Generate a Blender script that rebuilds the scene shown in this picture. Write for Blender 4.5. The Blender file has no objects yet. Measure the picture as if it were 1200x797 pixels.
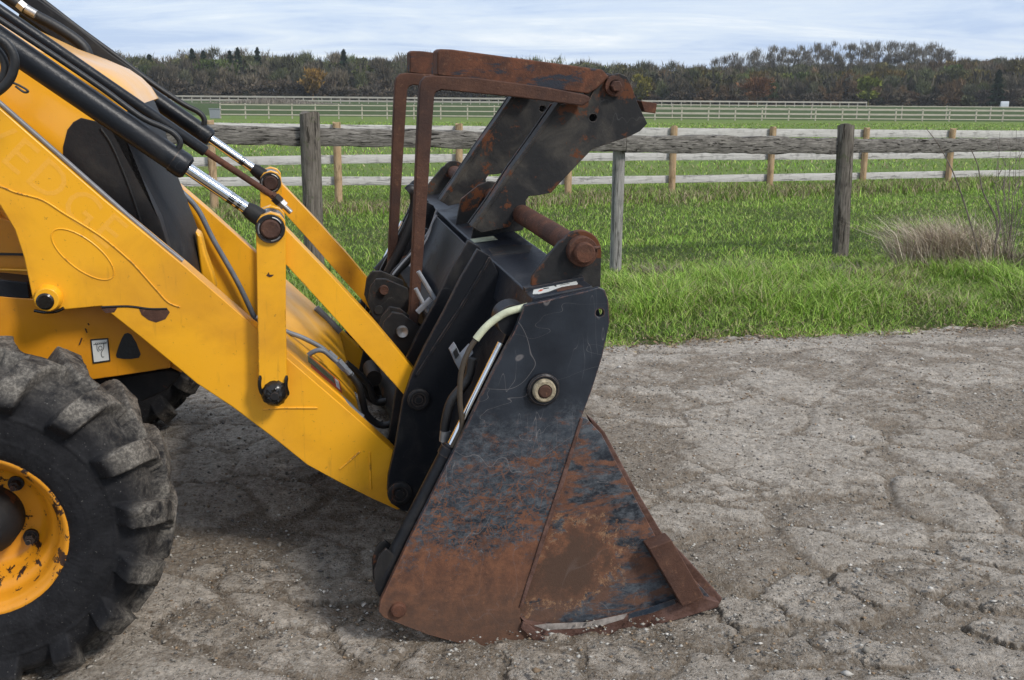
import bpy, bmesh, math, random
import numpy as np
from mathutils import Vector, Matrix
random.seed(7)
SC = bpy.context.scene
COL = SC.collection
PI = math.pi
R = math.radians

# ------------------------------------------------------------------ camera
FPX, EYE = 1220.0, 1.6
pitch = math.atan((398.5 - 113.0) / FPX)
roll = R(-0.45)
_r0 = np.array([1, 0, 0.]); FW = np.array([0, math.cos(pitch), -math.sin(pitch)]); _u0 = np.cross(_r0, FW)
CR = _r0 * math.cos(roll) - _u0 * math.sin(roll)
CU = _r0 * math.sin(roll) + _u0 * math.cos(roll)
CP = np.array([0, 0, EYE])
cam = bpy.data.cameras.new('camera')
cam.sensor_width = 36; cam.lens = 36 * FPX / 1200; cam.clip_start = 0.05; cam.clip_end = 6000
co = bpy.data.objects.new('camera', cam); COL.objects.link(co)
co.matrix_world = Matrix(((CR[0], CU[0], -FW[0], 0), (CR[1], CU[1], -FW[1], 0), (CR[2], CU[2], -FW[2], EYE), (0, 0, 0, 1)))
SC.camera = co

# ------------------------------------------------------------------ light
SUN_EL, SUN_AZ = R(42), R(128)          # azimuth clockwise from +Y
w = bpy.data.worlds.new('World'); SC.world = w; w.use_nodes = True
nt = w.node_tree; nt.nodes.clear()
def _n(t, **k):
    n = nt.nodes.new(t)
    for a, b in k.items(): setattr(n, a, b)
    return n
sky = _n('ShaderNodeTexSky', sky_type='NISHITA', sun_disc=False, sun_elevation=SUN_EL, sun_rotation=SUN_AZ)
tc = _n('ShaderNodeTexCoord')
sp = _n('ShaderNodeSeparateXYZ'); nt.links.new(tc.outputs['Generated'], sp.inputs[0])
zz = _n('ShaderNodeMath', operation='MAXIMUM'); nt.links.new(sp.outputs[2], zz.inputs[0]); zz.inputs[1].default_value = 0.0
za = _n('ShaderNodeMath', operation='ADD'); nt.links.new(zz.outputs[0], za.inputs[0]); za.inputs[1].default_value = 0.10
dx = _n('ShaderNodeMath', operation='DIVIDE'); nt.links.new(sp.outputs[0], dx.inputs[0]); nt.links.new(za.outputs[0], dx.inputs[1])
dy = _n('ShaderNodeMath', operation='DIVIDE'); nt.links.new(sp.outputs[1], dy.inputs[0]); nt.links.new(za.outputs[0], dy.inputs[1])
cb = _n('ShaderNodeCombineXYZ'); nt.links.new(dx.outputs[0], cb.inputs[0]); nt.links.new(dy.outputs[0], cb.inputs[1])
mp = _n('ShaderNodeMapping'); nt.links.new(cb.outputs[0], mp.inputs[0]); mp.inputs['Scale'].default_value = (0.52, 1.0, 1); mp.inputs['Location'].default_value = (3.1, 0.7, 0); mp.inputs['Rotation'].default_value = (0, 0, 0.06)
no = _n('ShaderNodeTexNoise'); nt.links.new(mp.outputs[0], no.inputs['Vector'])
no.inputs['Scale'].default_value = 1.1; no.inputs['Detail'].default_value = 7; no.inputs['Roughness'].default_value = 0.68; no.inputs['Distortion'].default_value = 0.6
rp = _n('ShaderNodeValToRGB'); nt.links.new(no.outputs[0], rp.inputs[0])
e = rp.color_ramp.elements
e[0].position = 0.36; e[0].color = (3.7, 4.7, 6.6, 1)
e[1].position = 0.68; e[1].color = (7.0, 7.35, 7.8, 1)
m_ = e.new(0.47); m_.color = (4.8, 5.65, 7.1, 1)
m2 = e.new(0.57); m2.color = (5.6, 6.3, 7.3, 1)
mx = _n('ShaderNodeMix', data_type='RGBA'); mx.inputs[0].default_value = 0.88
nt.links.new(sky.outputs[0], mx.inputs[6]); nt.links.new(rp.outputs[0], mx.inputs[7])
bg = _n('ShaderNodeBackground'); bg.inputs[1].default_value = 0.1
nt.links.new(mx.outputs[2], bg.inputs[0])
wo = _n('ShaderNodeOutputWorld'); nt.links.new(bg.outputs[0], wo.inputs[0])
sl = bpy.data.lights.new('sun', 'SUN'); sl.energy = 2.1; sl.angle = R(11); sl.color = (1, 0.95, 0.88)
so = bpy.data.objects.new('sun', sl); COL.objects.link(so)
sd = Vector((math.sin(SUN_AZ) * math.cos(SUN_EL), math.cos(SUN_AZ) * math.cos(SUN_EL), math.sin(SUN_EL)))
so.rotation_euler = sd.to_track_quat('Z', 'Y').to_euler(); so.location = (4, -4, 8)
SC.view_settings.view_transform = 'Standard'; SC.view_settings.look = 'None'
SC.view_settings.exposure = 0.52; SC.view_settings.gamma = 1
SC.render.engine = 'CYCLES'

# ------------------------------------------------------------------ survey helpers
def ray(x, y): return FW + CR * (x - 600) / FPX - CU * (y - 398.5) / FPX
def G(x, y, z=0.0):
    d = ray(x, y); return CP + d * ((z - EYE) / d[2])
AL = ray(317, 70); AL /= np.linalg.norm(AL)              # loader's sideways axis (away)
AF = np.cross(AL, [0, 0, 1]); AF /= np.linalg.norm(AF)   # loader's forward axis
AU = np.cross(AF, AL)
ORG = G(560, 757)
def P(x, y, Y):
    """survey point on the loader's side plane at offset Y -> loader coordinates"""
    d = ray(x, y); t = ((ORG + AL * Y - CP) @ AL) / (d @ AL); q = CP + d * t - ORG
    return Vector((q @ AF, Y, q @ AU))
def PP(pts, Y): return [(P(x, y, Y).x, P(x, y, Y).z) for x, y in pts]
def on_line(px, A, B):
    """where the column px meets the ground line A-B"""
    d = ray(px, 200); a = np.array(A); b = np.array(B) - a
    M = np.array([[d[0], -b[0]], [d[1], -b[1]]]); s = np.linalg.solve(M, a)
    return a + b * s[1]
def height_at(py, px, xy):
    """height of the point that shows at row py above ground position xy"""
    d = ray(px, py); k = xy[1] / d[1]; return EYE + d[2] * k

# ------------------------------------------------------------------ noise on arrays
def vnoise(x, y, seed=0):
    xi = np.floor(x).astype(np.int64); yi = np.floor(y).astype(np.int64); fx = x - xi; fy = y - yi
    def h(a, b):
        n = (a * 374761393 + b * 668265263 + seed * 974634777) & 0xffffffff
        n = ((n ^ (n >> 13)) * 1274126177) & 0xffffffff
        return ((n ^ (n >> 16)) & 0xffff) / 65535.0
    ux = fx * fx * (3 - 2 * fx); uy = fy * fy * (3 - 2 * fy)
    return (h(xi, yi) * (1 - ux) + h(xi + 1, yi) * ux) * (1 - uy) + (h(xi, yi + 1) * (1 - ux) + h(xi + 1, yi + 1) * ux) * uy
def fbm(x, y, s, o=4, seed=0, g=0.5):
    t = 0; a = 1; n = 0
    for k in range(o):
        t = t + a * vnoise(x * s * 2 ** k + 17.3 * k, y * s * 2 ** k - 9.1 * k, seed + k); n += a; a *= g
    return t / n
def sstep(a, b, x):
    t = np.clip((x - a) / (b - a), 0, 1); return t * t * (3 - 2 * t)

# ------------------------------------------------------------------ materials
class Mt:
    def __init__(s, name, rough=0.6, metal=0.0, coord='Object'):
        s.m = bpy.data.materials.new(name); s.m.use_nodes = True
        s.t = s.m.node_tree; s.b = s.t.nodes['Principled BSDF']
        s.b.inputs['Roughness'].default_value = rough; s.b.inputs['Metallic'].default_value = metal
        s.c = s.t.nodes.new('ShaderNodeTexCoord').outputs[coord]
    def L(s, a, b): s.t.links.new(a, b)
    def N(s, t, **k):
        n = s.t.nodes.new(t)
        for a, b in k.items(): setattr(n, a, b)
        return n
    def vec(s, scale=(1, 1, 1), rot=(0, 0, 0), loc=(0, 0, 0)):
        n = s.N('ShaderNodeMapping'); s.L(s.c, n.inputs[0])
        n.inputs['Scale'].default_value = scale; n.inputs['Rotation'].default_value = rot; n.inputs['Location'].default_value = loc
        return n.outputs[0]
    def noise(s, sc, det=4, rough=0.55, dist=0, v=None):
        n = s.N('ShaderNodeTexNoise'); s.L(v if v is not None else s.c, n.inputs['Vector'])
        for a, b in (('Scale', sc), ('Detail', det), ('Roughness', rough), ('Distortion', dist)): n.inputs[a].default_value = b
        return n.outputs[0]
    def voro(s, sc, feature='F1', v=None):
        n = s.N('ShaderNodeTexVoronoi', feature=feature); s.L(v if v is not None else s.c, n.inputs['Vector']); n.inputs['Scale'].default_value = sc
        return n.outputs[0]
    def mr(s, v, a, b, c=0.0, d=1.0, smooth=True):
        n = s.N('ShaderNodeMapRange'); n.interpolation_type = 'SMOOTHSTEP' if smooth else 'LINEAR'
        s.L(v, n.inputs[0])
        for i, q in enumerate((a, b, c, d)): n.inputs[i + 1].default_value = q
        return n.outputs[0]
    def math(s, op, a, b=None, c=None):
        n = s.N('ShaderNodeMath', operation=op)
        for i, q in enumerate((a, b, c)):
            if q is None: continue
            if isinstance(q, (int, float)): n.inputs[i].default_value = q
            else: s.L(q, n.inputs[i])
        return n.outputs[0]
    def mix(s, f, a, b, mode='MIX'):
        n = s.N('ShaderNodeMix', data_type='RGBA', blend_type=mode)
        for i, q in ((0, f), (6, a), (7, b)):
            if isinstance(q, (int, float)): n.inputs[i].default_value = q
            elif isinstance(q, tuple): n.inputs[i].default_value = (*q, 1) if len(q) == 3 else q
            else: s.L(q, n.inputs[i])
        return n.outputs[2]
    def xyz(s):
        n = s.N('ShaderNodeSeparateXYZ'); s.L(s.c, n.inputs[0]); return n.outputs
    def attr(s, name):
        n = s.N('ShaderNodeAttribute', attribute_name=name); return n
    def ridge(s, sc, w_, dist=0.0, v=None, det=2):
        """thin wandering lines: 1 on the line"""
        n = s.noise(sc, det, 0.5, dist, v); a = s.math('ABSOLUTE', s.math('SUBTRACT', n, 0.5))
        return s.mr(a, 0, w_, 1, 0)
    def col(s, c):
        if isinstance(c, tuple): s.b.inputs['Base Color'].default_value = (*c, 1)
        else: s.L(c, s.b.inputs['Base Color'])
    def rough(s, v): s.L(v, s.b.inputs['Roughness'])
    def edge(s, rad=0.004, lo=0.02, hi=0.12):
        bv = s.N('ShaderNodeBevel', samples=4); bv.inputs[0].default_value = rad
        g = s.N('ShaderNodeNewGeometry'); d = s.N('ShaderNodeVectorMath', operation='DOT_PRODUCT'); s.L(bv.outputs[0], d.inputs[0]); s.L(g.outputs['Normal'], d.inputs[1])
        e_ = s.mr(s.math('SUBTRACT', 1.0, d.outputs['Value']), lo, hi)
        return s.math('MULTIPLY', e_, s.mr(s.noise(24, 6, 0.75), 0.42, 0.56))
    def bump(s, v, dist=0.01, st=1.0):
        n = s.N('ShaderNodeBump'); n.inputs['Distance'].default_value = dist; n.inputs['Strength'].default_value = st
        s.L(v, n.inputs['Height']); s.L(n.outputs[0], s.b.inputs['Normal'])

def m_yellow(name, base=(0.85, 0.40, 0.012), chips=0.685, grime=0.5):
    k = Mt(name, 0.38)
    k.b.inputs['Coat Weight'].default_value = 0.25; k.b.inputs['Coat Roughness'].default_value = 0.15
    g = k.mr(k.noise(3.2, 6, 0.6, 0.6), 0.42, 0.75)
    c = k.mix(k.math('MULTIPLY', g, grime), base, (0.47, 0.19, 0.012))
    sp = k.mr(k.noise(60, 4, 0.75), 0.64, 0.70)
    c = k.mix(k.math('MULTIPLY', sp, 0.6), c, (0.25, 0.11, 0.02))
    st = k.mr(k.noise(9, 4, 0.6, 0, k.vec((5, 5, 0.7))), 0.6, 0.8)
    c = k.mix(k.math('MULTIPLY', st, 0.45), c, (0.34, 0.15, 0.02))
    ch = k.mr(k.noise(16, 8, 0.72, 0.2), chips, chips + 0.012)
    c = k.mix(ch, c, (0.03, 0.014, 0.010))
    eg = k.math('MULTIPLY', k.edge(0.008), k.mr(k.noise(11, 5, 0.7), 0.53, 0.57)); c = k.mix(eg, c, (0.06, 0.03, 0.02))
    k.col(c); k.rough(k.mr(k.noise(6, 5), 0.3, 0.8, 0.3, 0.55))
    k.bump(k.math('ADD', k.math('MULTIPLY', ch, -1.0), k.math('MULTIPLY', k.noise(180, 2), 0.12)), 0.0012)
    return k.m
def m_black(name, base=(0.011, 0.012, 0.015), dust=0.35, rough=0.4, rust=0.68):
    k = Mt(name, rough)
    d = k.mr(k.noise(5, 7, 0.65, 0.5), 0.45, 0.8)
    c = k.mix(k.math('MULTIPLY', d, dust), base, (0.085, 0.075, 0.062))
    sc = k.ridge(9, 0.004, 0.6)
    msk = k.mr(k.noise(3, 2), 0.52, 0.66)
    c = k.mix(k.math('MULTIPLY', k.math('MULTIPLY', sc, msk), 0.22), c, (0.16, 0.16, 0.16))
    ru = k.mr(k.noise(7, 9, 0.72, 0.3), rust, rust + 0.05)
    c = k.mix(ru, c, (0.10, 0.035, 0.014))
    c = k.mix(k.math('MULTIPLY', k.edge(), 0.75), c, (0.17, 0.12, 0.095))
    k.col(c); k.rough(k.mr(d, 0, 1, rough, min(1, rough + 0.3))); k.bump(k.noise(90, 4), 0.001); k.b.inputs['Specular IOR Level'].default_value = 0.26
    return k.m
def m_rust(name, dark=0.5, paint=0.0, base=(0.125, 0.050, 0.028)):
    k = Mt(name, 0.8)
    n = k.noise(14, 9, 0.72, 0.3)
    c = k.mix(k.mr(n, 0.35, 0.68), (0.065, 0.030, 0.020), base)
    c = k.mix(k.mr(k.noise(55, 5, 0.7), 0.55, 0.75, 0, 0.7), c, (0.21, 0.105, 0.058))
    if dark: c = k.mix(k.mr(k.noise(4, 6, 0.6), 0.45, 0.7, 0, dark), c, (0.035, 0.022, 0.02))
    if paint:
        c = k.mix(k.mr(k.noise(6, 8, 0.7, 0.4, k.vec((0.6, 1, 1.6))), 0.52, 0.57, 0, paint), c, (0.022, 0.032, 0.045))
    k.col(c); k.bump(k.noise(140, 6, 0.7), 0.0025); k.b.inputs['Specular IOR Level'].default_value = 0.3
    return k.m
def m_plain(name, c, rough=0.5, metal=0.0, var=0.25, sc=20):
    k = Mt(name, rough, metal)
    n = k.mr(k.noise(sc, 5, 0.6), 0.3, 0.75)
    k.col(k.mix(k.math('MULTIPLY', n, var), c, tuple(v * 0.3 for v in c))); k.bump(k.noise(sc * 6, 3), 0.0008)
    return k.m
def m_side(name, lo=0.30, hi=0.75, centre=None):
    """bucket side plate: blue-black paint, rust from the bottom up, scratches and a scuffed band between"""
    k = Mt(name, 0.5)
    x, y, z = k.xyz()
    nz = k.noise(5, 8, 0.68, 0.6, k.vec((0.8, 1, 1.5), (0, 0.35, 0)))
    base = k.mix(k.mr(k.noise(4, 6), 0.35, 0.7), (0.010, 0.013, 0.019), (0.030, 0.037, 0.048))
    # scuffed blue-grey paint
    scuff = k.mr(k.noise(30, 9, 0.86, 0.1, k.vec((0.8, 1, 1.3), (0, -0.5, 0))), 0.40, 0.66)
    hgt = k.math('ADD', z, k.math('MULTIPLY', k.math('SUBTRACT', nz, 0.5), 0.55))
    band = k.mr(hgt, hi, hi - 0.22)
    base = k.mix(k.math('MULTIPLY', scuff, k.math('MULTIPLY', band, 0.75)), base, (0.125, 0.14, 0.155))
    rustc = k.mix(k.mr(k.noise(22, 8, 0.7), 0.36, 0.66), (0.085, 0.040, 0.026), (0.185, 0.080, 0.042))
    rustc = k.mix(k.mr(k.noise(3, 5), 0.48, 0.66, 0, 0.7), rustc, (0.165, 0.066, 0.034))
    rustc = k.mix(k.mr(k.noise(90, 4, 0.8), 0.58, 0.72, 0, 0.6), rustc, (0.34, 0.16, 0.08))
    rustc = k.mix(k.mr(z, 0.30, 0.06, 0, 0.6), rustc, (0.085, 0.052, 0.036))
    if centre:
        cx, cz, rr = centre
        ddx = k.math('MULTIPLY', k.math('SUBTRACT', x, cx), 0.82); ddz = k.math('SUBTRACT', z, cz)
        dd = k.math('SQRT', k.math('ADD', k.math('MULTIPLY', ddx, ddx), k.math('MULTIPLY', ddz, ddz)))
        q = k.math('ADD', dd, k.math('MULTIPLY', k.math('SUBTRACT', k.noise(4.5, 10, 0.80, 0.25), 0.5), 0.62))
        rm = k.mr(k.math('ADD', q, k.math('MULTIPLY', k.math('SUBTRACT', k.noise(50, 5, 0.75), 0.5), 0.09)), rr + 0.01, rr - 0.01); rustc = k.mix(k.mr(q, rr - 0.01, rr - 0.09), rustc, (0.075, 0.042, 0.028))
        stk = k.mr(k.noise(9, 8, 0.74, 0.4, k.vec((0.7, 1, 2.0), (0, 0.55, 0))), 0.47, 0.56)
        rm = k.math('MAXIMUM', rm, k.math('MULTIPLY', stk, 0.9))
        edge = k.math('MULTIPLY', k.mr(k.math('ABSOLUTE', k.math('SUBTRACT', q, rr)), 0, 0.03, 1, 0), k.mr(k.noise(60, 5, 0.8), 0.48, 0.58))
        col = k.mix(rm, base, rustc); col = k.mix(k.math('MULTIPLY', edge, 0.55), col, (0.36, 0.21, 0.11))
    else:
        hgt2 = k.math('ADD', hgt, k.math('MULTIPLY', k.math('SUBTRACT', k.noise(40, 6, 0.75), 0.5), 0.60)); rm = k.mr(hgt2, lo + 0.06, lo - 0.04)
        cr = k.mr(k.noise(11, 10, 0.84, 0.25, k.vec((0.8, 1, 1.6), (0, 0.45, 0))), 0.535, 0.575)
        rm2 = k.math('MULTIPLY', cr, k.mr(hgt, lo + 0.42, lo + 0.22))
        lines = k.math('MULTIPLY', k.math('MAXIMUM', k.ridge(13, 0.016, 1.6, None, 4), k.math('MAXIMUM', k.ridge(24, 0.022, 0.9, k.vec((1, 1, 0.6), (0, 0.8, 0)), 3), k.ridge(19, 0.014, 0.5, k.vec((0.4, 1, 1.3), (0, -0.6, 0)), 3))), k.mr(hgt, lo + 0.34, lo + 0.12))
        rm = k.math('MAXIMUM', k.math('MAXIMUM', rm, rm2), lines)
        col = k.mix(rm, base, rustc)
    s1 = k.ridge(3.0, 0.0022, 0.5); s2 = k.ridge(6, 0.0016, 0.2, k.vec((0.5, 1, 1.5), (0, 0.9, 0)))
    s3 = k.ridge(9, 0.003, 0.1, k.vec((1.8, 1, 0.3), (0, 0.7, 0)))
    s = k.math('MAXIMUM', k.math('MAXIMUM', s1, s2), k.math('MULTIPLY', s3, k.mr(k.noise(4, 2), 0.5, 0.6)))
    col = k.mix(k.math('MULTIPLY', s, k.mr(rm, 0, 1, 0.36, 0.08)), col, (0.30, 0.27, 0.26))
    col = k.mix(k.math('MULTIPLY', k.edge(0.007), 0.9), col, (0.20, 0.095, 0.065))
    k.col(col); k.rough(k.mr(rm, 0, 1, 0.42, 0.85))
    k.b.inputs['Specular IOR Level'].default_value = 0.35
    k.bump(k.math('ADD', k.math('MULTIPLY', k.noise(120, 6, 0.7), k.mr(rm, 0, 1, 0.15, 0.9)), k.math('MULTIPLY', rm, -0.5)), 0.0018)
    return k.m
YEL = m_yellow('yellow_paint'); YEL2 = m_yellow('yellow_paint_grimy', (0.60, 0.24, 0.010), 0.68, 0.8)
YELB = m_yellow('yellow_gloss_paint', chips=0.9, grime=0.25); YELB.node_tree.nodes['Principled BSDF'].inputs['Coat Weight'].default_value = 0.55
YELR = m_yellow('yellow_rim_paint', (0.72, 0.29, 0.012), 0.565, 0.8)
YELF = m_plain('yellow_faded_letter', (0.85, 0.41, 0.035), 0.42, 0, 0.04)
BLK = m_black('black_paint'); BLKD = m_black('black_dusty_paint', (0.012, 0.012, 0.013), 0.6, 0.6, 0.60)
TOPB = m_black('worn_black_paint', (0.016, 0.019, 0.026), 0.5, 0.36, 0.62)
PLAS = m_black('black_plastic', (0.018, 0.018, 0.020), 0.5, 0.55, 0.9)
RAM = m_black('black_ram_paint', (0.012, 0.014, 0.018), 0.16, 0.36, 0.86)
RUB = m_plain('hose_rubber', (0.014, 0.014, 0.015), 0.5, 0, 0.3)
RUST = m_rust('rust'); RUSTP = m_rust('rust_with_paint', 0.4, 0.9, (0.155, 0.058, 0.030)); RUSTD = m_rust('dark_rust', 0.8, 0, (0.095, 0.046, 0.030))
RUSTB = m_rust('worn_rust_edge', 0.2, 0, (0.15, 0.085, 0.068))
HANG = m_black('rusty_black_paint', (0.016, 0.016, 0.017), 0.95, 0.55, 0.53)
SIDE = m_side('side_plate_paint', 0.33, 0.80)
STEEL = m_plain('zinc_steel', (0.42, 0.42, 0.42), 0.45, 0.8, 0.5, 30); PIPE = m_plain('grey_pipe_paint', (0.20, 0.20, 0.21), 0.45, 0.2, 0.4)
PIPB = m_plain('blue_grey_pipe', (0.17, 0.19, 0.22), 0.5, 0.1, 0.4)
CHR = Mt('chrome', 0.07, 1.0); CHR.col(CHR.mix(CHR.mr(CHR.noise(12, 5), 0.55, 0.7, 0, 0.4), (0.75, 0.76, 0.78), (0.3, 0.27, 0.25))); CHR = CHR.m
WHT = m_plain('white_sticker', (0.62, 0.62, 0.58), 0.5, 0, 0.2); INK_SHADE = m_plain('black_ink_and_hole_shade', (0.02, 0.02, 0.02), 0.5)  # print black, also the painted shade of holes and the panel gap
CREAM = m_plain('cream_tape', (0.58, 0.60, 0.42), 0.6, 0, 0.45, 40); PALE = m_plain('pale_grey_paint', (0.27, 0.285, 0.31), 0.5, 0, 0.4)
CRUST = m_plain('cream_paint_chipped', (0.42, 0.35, 0.235), 0.6, 0, 1.0, 70)
CRUSTW = m_plain('worn_bare_metal', (0.34, 0.30, 0.27), 0.6, 0, 0.8, 45); BLKB = m_black('blue_black_remnant', (0.02, 0.03, 0.045), 0.5)
GREASE = m_plain('black_grease', (0.012, 0.010, 0.008), 0.25, 0, 0.2)
REDD = m_plain('red_decal', (0.5, 0.07, 0.02), 0.5); GRND = m_plain('olive_decal', (0.16, 0.17, 0.08), 0.6, 0, 0.7, 60)

# ------------------------------------------------------------------ mesh helpers
def finish(name, verts, faces, m, parent=None, smooth=35, bevel=0, seg=2):
    me = bpy.data.meshes.new(name)
    me.from_pydata([tuple(v) for v in verts], [], [tuple(f) for f in faces]); me.validate(); me.update()
    o = bpy.data.objects.new(name, me); COL.objects.link(o)
    if m: me.materials.append(m)
    bm = bmesh.new(); bm.from_mesh(me); bmesh.ops.recalc_face_normals(bm, faces=bm.faces); bm.to_mesh(me); bm.free()
    if smooth:
        me.shade_smooth(); me.set_sharp_from_angle(angle=R(smooth))
    if bevel:
        b = o.modifiers.new('bevel', 'BEVEL'); b.width = bevel; b.segments = seg; b.limit_method = 'ANGLE'; b.angle_limit = R(40)
        b.harden_normals = True
    if parent: o.parent = parent
    return o
class MB:
    def __init__(s): s.v = []; s.f = []
    def add(s, v, f):
        n = len(s.v); s.v += [tuple(q) for q in v]; s.f += [tuple(i + n for i in q) for q in f]; return s
    def prism(s, pts, y0, y1, hole=None):
        n = len(pts)
        a = [(x, y0, z) for x, z in pts]; b = [(x, y1, z) for x, z in pts]
        if not hole:
            return s.add(a + b, [tuple(range(n)), tuple(range(2 * n - 1, n - 1, -1))] + [(i, (i + 1) % n, n + (i + 1) % n, n + i) for i in range(n)])
        hx, hz, hr = hole; k = 14
        hp = [(hx + hr * math.cos(2 * PI * i / k), hz + hr * math.sin(2 * PI * i / k)) for i in range(k)]
        area = sum(pts[i][0] * pts[(i + 1) % n][1] - pts[(i + 1) % n][0] * pts[i][1] for i in range(n))
        if area > 0: hp = hp[::-1]
        j = min(range(n), key=lambda i: (pts[i][0] - hx) ** 2 + (pts[i][1] - hz) ** 2)
        q = min(range(k), key=lambda i: (pts[j][0] - hp[i][0]) ** 2 + (pts[j][1] - hp[i][1]) ** 2)
        allp = list(pts) + hp; T = n + k
        loop = [(j + i) % n for i in range(n)] + [j] + [n + (q + i) % k for i in range(k)] + [n + q]
        # split once more so no vertex repeats in a face: duplicate the slit vertices
        allp = allp + [pts[j], hp[q]]; T = n + k + 2
        loop = [j] + [(j + i) % n for i in range(1, n)] + [n + k] + [n + (q + i) % k for i in range(k)] + [n + k + 1]
        a = [(x, y0, z) for x, z in allp]; b = [(x, y1, z) for x, z in allp]
        fs = [tuple(loop), tuple(T + i for i in reversed(loop))]
        fs += [(i, (i + 1) % n, T + (i + 1) % n, T + i) for i in range(n)]
        fs += [(n + i, n + (i + 1) % k, T + n + (i + 1) % k, T + n + i) for i in range(k)]
        return s.add(a + b, fs)
    def tube(s, pts, r, seg=16, caps=True):
        pts = [Vector(p) for p in pts]; n = len(pts)
        rr = r if isinstance(r, (list, tuple)) else [r] * n
        t = (pts[1] - pts[0]).normalized(); u = t.orthogonal().normalized(); vs = []; fs = []
        for i, p in enumerate(pts):
            d = (pts[min(i + 1, n - 1)] - pts[max(i - 1, 0)])
            if d.length > 1e-9: d.normalize()
            else: d = t
            q = t.rotation_difference(d); u = q @ u; t = d; v = t.cross(u)
            vs += [p + (u * math.cos(2 * PI * k / seg) + v * math.sin(2 * PI * k / seg)) * rr[i] for k in range(seg)]
        for i in range(n - 1):
            fs += [(i * seg + k, i * seg + (k + 1) % seg, (i + 1) * seg + (k + 1) % seg, (i + 1) * seg + k) for k in range(seg)]
        if caps: fs += [tuple(range(seg - 1, -1, -1)), tuple((n - 1) * seg + k for k in range(seg))]
        return s.add(vs, fs)
    def box(s, c, sz, rot=None):
        v = [Vector(((i & 1) - .5, ((i >> 1) & 1) - .5, (i >> 2) - .5)) * 1 for i in range(8)]
        v = [Vector((q.x * sz[0], q.y * sz[1], q.z * sz[2])) for q in v]
        if rot: v = [rot @ q for q in v]
        return s.add([q + Vector(c) for q in v], [(0, 2, 3, 1), (4, 5, 7, 6), (0, 1, 5, 4), (2, 6, 7, 3), (0, 4, 6, 2), (1, 3, 7, 5)])
    def lathe(s, prof, c, seg=48):
        """prof = (y, radius) turned about an axis parallel to Y through c"""
        n = len(prof); vs = []; fs = []
        for y, r in prof:
            vs += [(c[0] + r * math.cos(2 * PI * k / seg), c[1] + y, c[2] + r * math.sin(2 * PI * k / seg)) for k in range(seg)]
        for i in range(n - 1):
            fs += [(i * seg + k, i * seg + (k + 1) % seg, (i + 1) * seg + (k + 1) % seg, (i + 1) * seg + k) for k in range(seg)]
        return s.add(vs, fs)
    def build(s, name, m, parent=None, **k): return finish(name, s.v, s.f, m, parent, **k)
def curve(pts, n=8):
    """Catmull-Rom through the points"""
    p = [Vector(q) for q in pts]; p = [2 * p[0] - p[1]] + p + [2 * p[-1] - p[-2]]; out = []
    for i in range(1, len(p) - 2):
        for k in range(n):
            t = k / n; a, b, c, d = p[i - 1:i + 3]
            out.append(0.5 * ((2 * b) + (c - a) * t + (2 * a - 5 * b + 4 * c - d) * t * t + (3 * b - a - 3 * c + d) * t ** 3))
    out.append(p[-2]); return out
def fast_mesh(name, V, F, m, parent=None, attrs=None, smooth=False):
    """numpy mesh, all faces with the same number of corners"""
    V = np.asarray(V, np.float32); F = np.asarray(F, np.int32); k = F.shape[1]
    me = bpy.data.meshes.new(name); me.vertices.add(len(V)); me.vertices.foreach_set('co', V.ravel())
    me.loops.add(F.size); me.loops.foreach_set('vertex_index', F.ravel())
    me.polygons.add(len(F)); me.polygons.foreach_set('loop_start', np.arange(0, F.size, k, dtype=np.int32))
    if smooth: me.polygons.foreach_set('use_smooth', np.ones(len(F), bool))
    me.update(calc_edges=True)
    for a, v in (attrs or {}).items():
        v = np.asarray(v, np.float32)
        if v.ndim == 1: at = me.attributes.new(a, 'FLOAT', 'POINT'); at.data.foreach_set('value', v)
        else: at = me.attributes.new(a, 'FLOAT_COLOR', 'POINT'); at.data.foreach_set('color', np.c_[v, np.ones(len(v))].astype(np.float32).ravel())
    if m: me.materials.append(m)
    o = bpy.data.objects.new(name, me); COL.objects.link(o)
    if parent: o.parent = parent
    return o
def tag(o, label=None, cat=None, group=None, kind=None):
    if label: o['label'] = label
    if cat: o['category'] = cat
    if group: o['group'] = group
    if kind: o['kind'] = kind
    return o
def empty(name, loc=(0, 0, 0)):
    o = bpy.data.objects.new(name, None); COL.objects.link(o); o.location = loc; o.empty_display_size = 0.2; return o

#@@GROUND
# ------------------------------------------------------------------ ground
def camber(x, y):
    t = (x - ORG[0]) * AL[0] + (y - ORG[1]) * AL[1]
    return 0.0307 * np.clip(t, 0, 2.7) * (1 - sstep(2.7, 3.8, t))
EDGE = lambda x: 6.44 + 0.222 * x
def edge_n(x): return EDGE(x) + 0.20 * (fbm(x, x * 0 + 3.3, 1.1, 3, 5) - 0.5) * 2 + 0.10 * (fbm(x, x * 0 + 8.3, 6.0, 3, 6) - 0.5) * 2
k = Mt('track_surface', 0.95, coord='Object')
at = k.attr('worn'); worn = at.outputs['Fac']
n1 = k.noise(30, 9, 0.80); n2 = k.noise(130, 5, 0.85); n3 = k.noise(1.6, 8, 0.70, 0.5); n4 = k.noise(7, 7, 0.74, 0.6)
def cells(sc):
    v = k.N('ShaderNodeTexVoronoi', feature='F1'); k.L(k.c, v.inputs['Vector']); v.inputs['Scale'].default_value = sc; v.inputs['Randomness'].default_value = 1.0
    sc_ = k.N('ShaderNodeSeparateColor'); k.L(v.outputs['Color'], sc_.inputs[0]); return sc_.outputs, v.outputs['Distance']
ca, da = cells(120); cb_, db = cells(55)
wv = k.math('ADD', worn, k.math('MULTIPLY', k.math('SUBTRACT', n4, 0.5), 1.1))
wm = k.mr(wv, 0.18, 0.62)
soil = k.mix(k.mr(n1, 0.36, 0.66), (0.17, 0.135, 0.10), (0.41, 0.34, 0.265))
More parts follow.
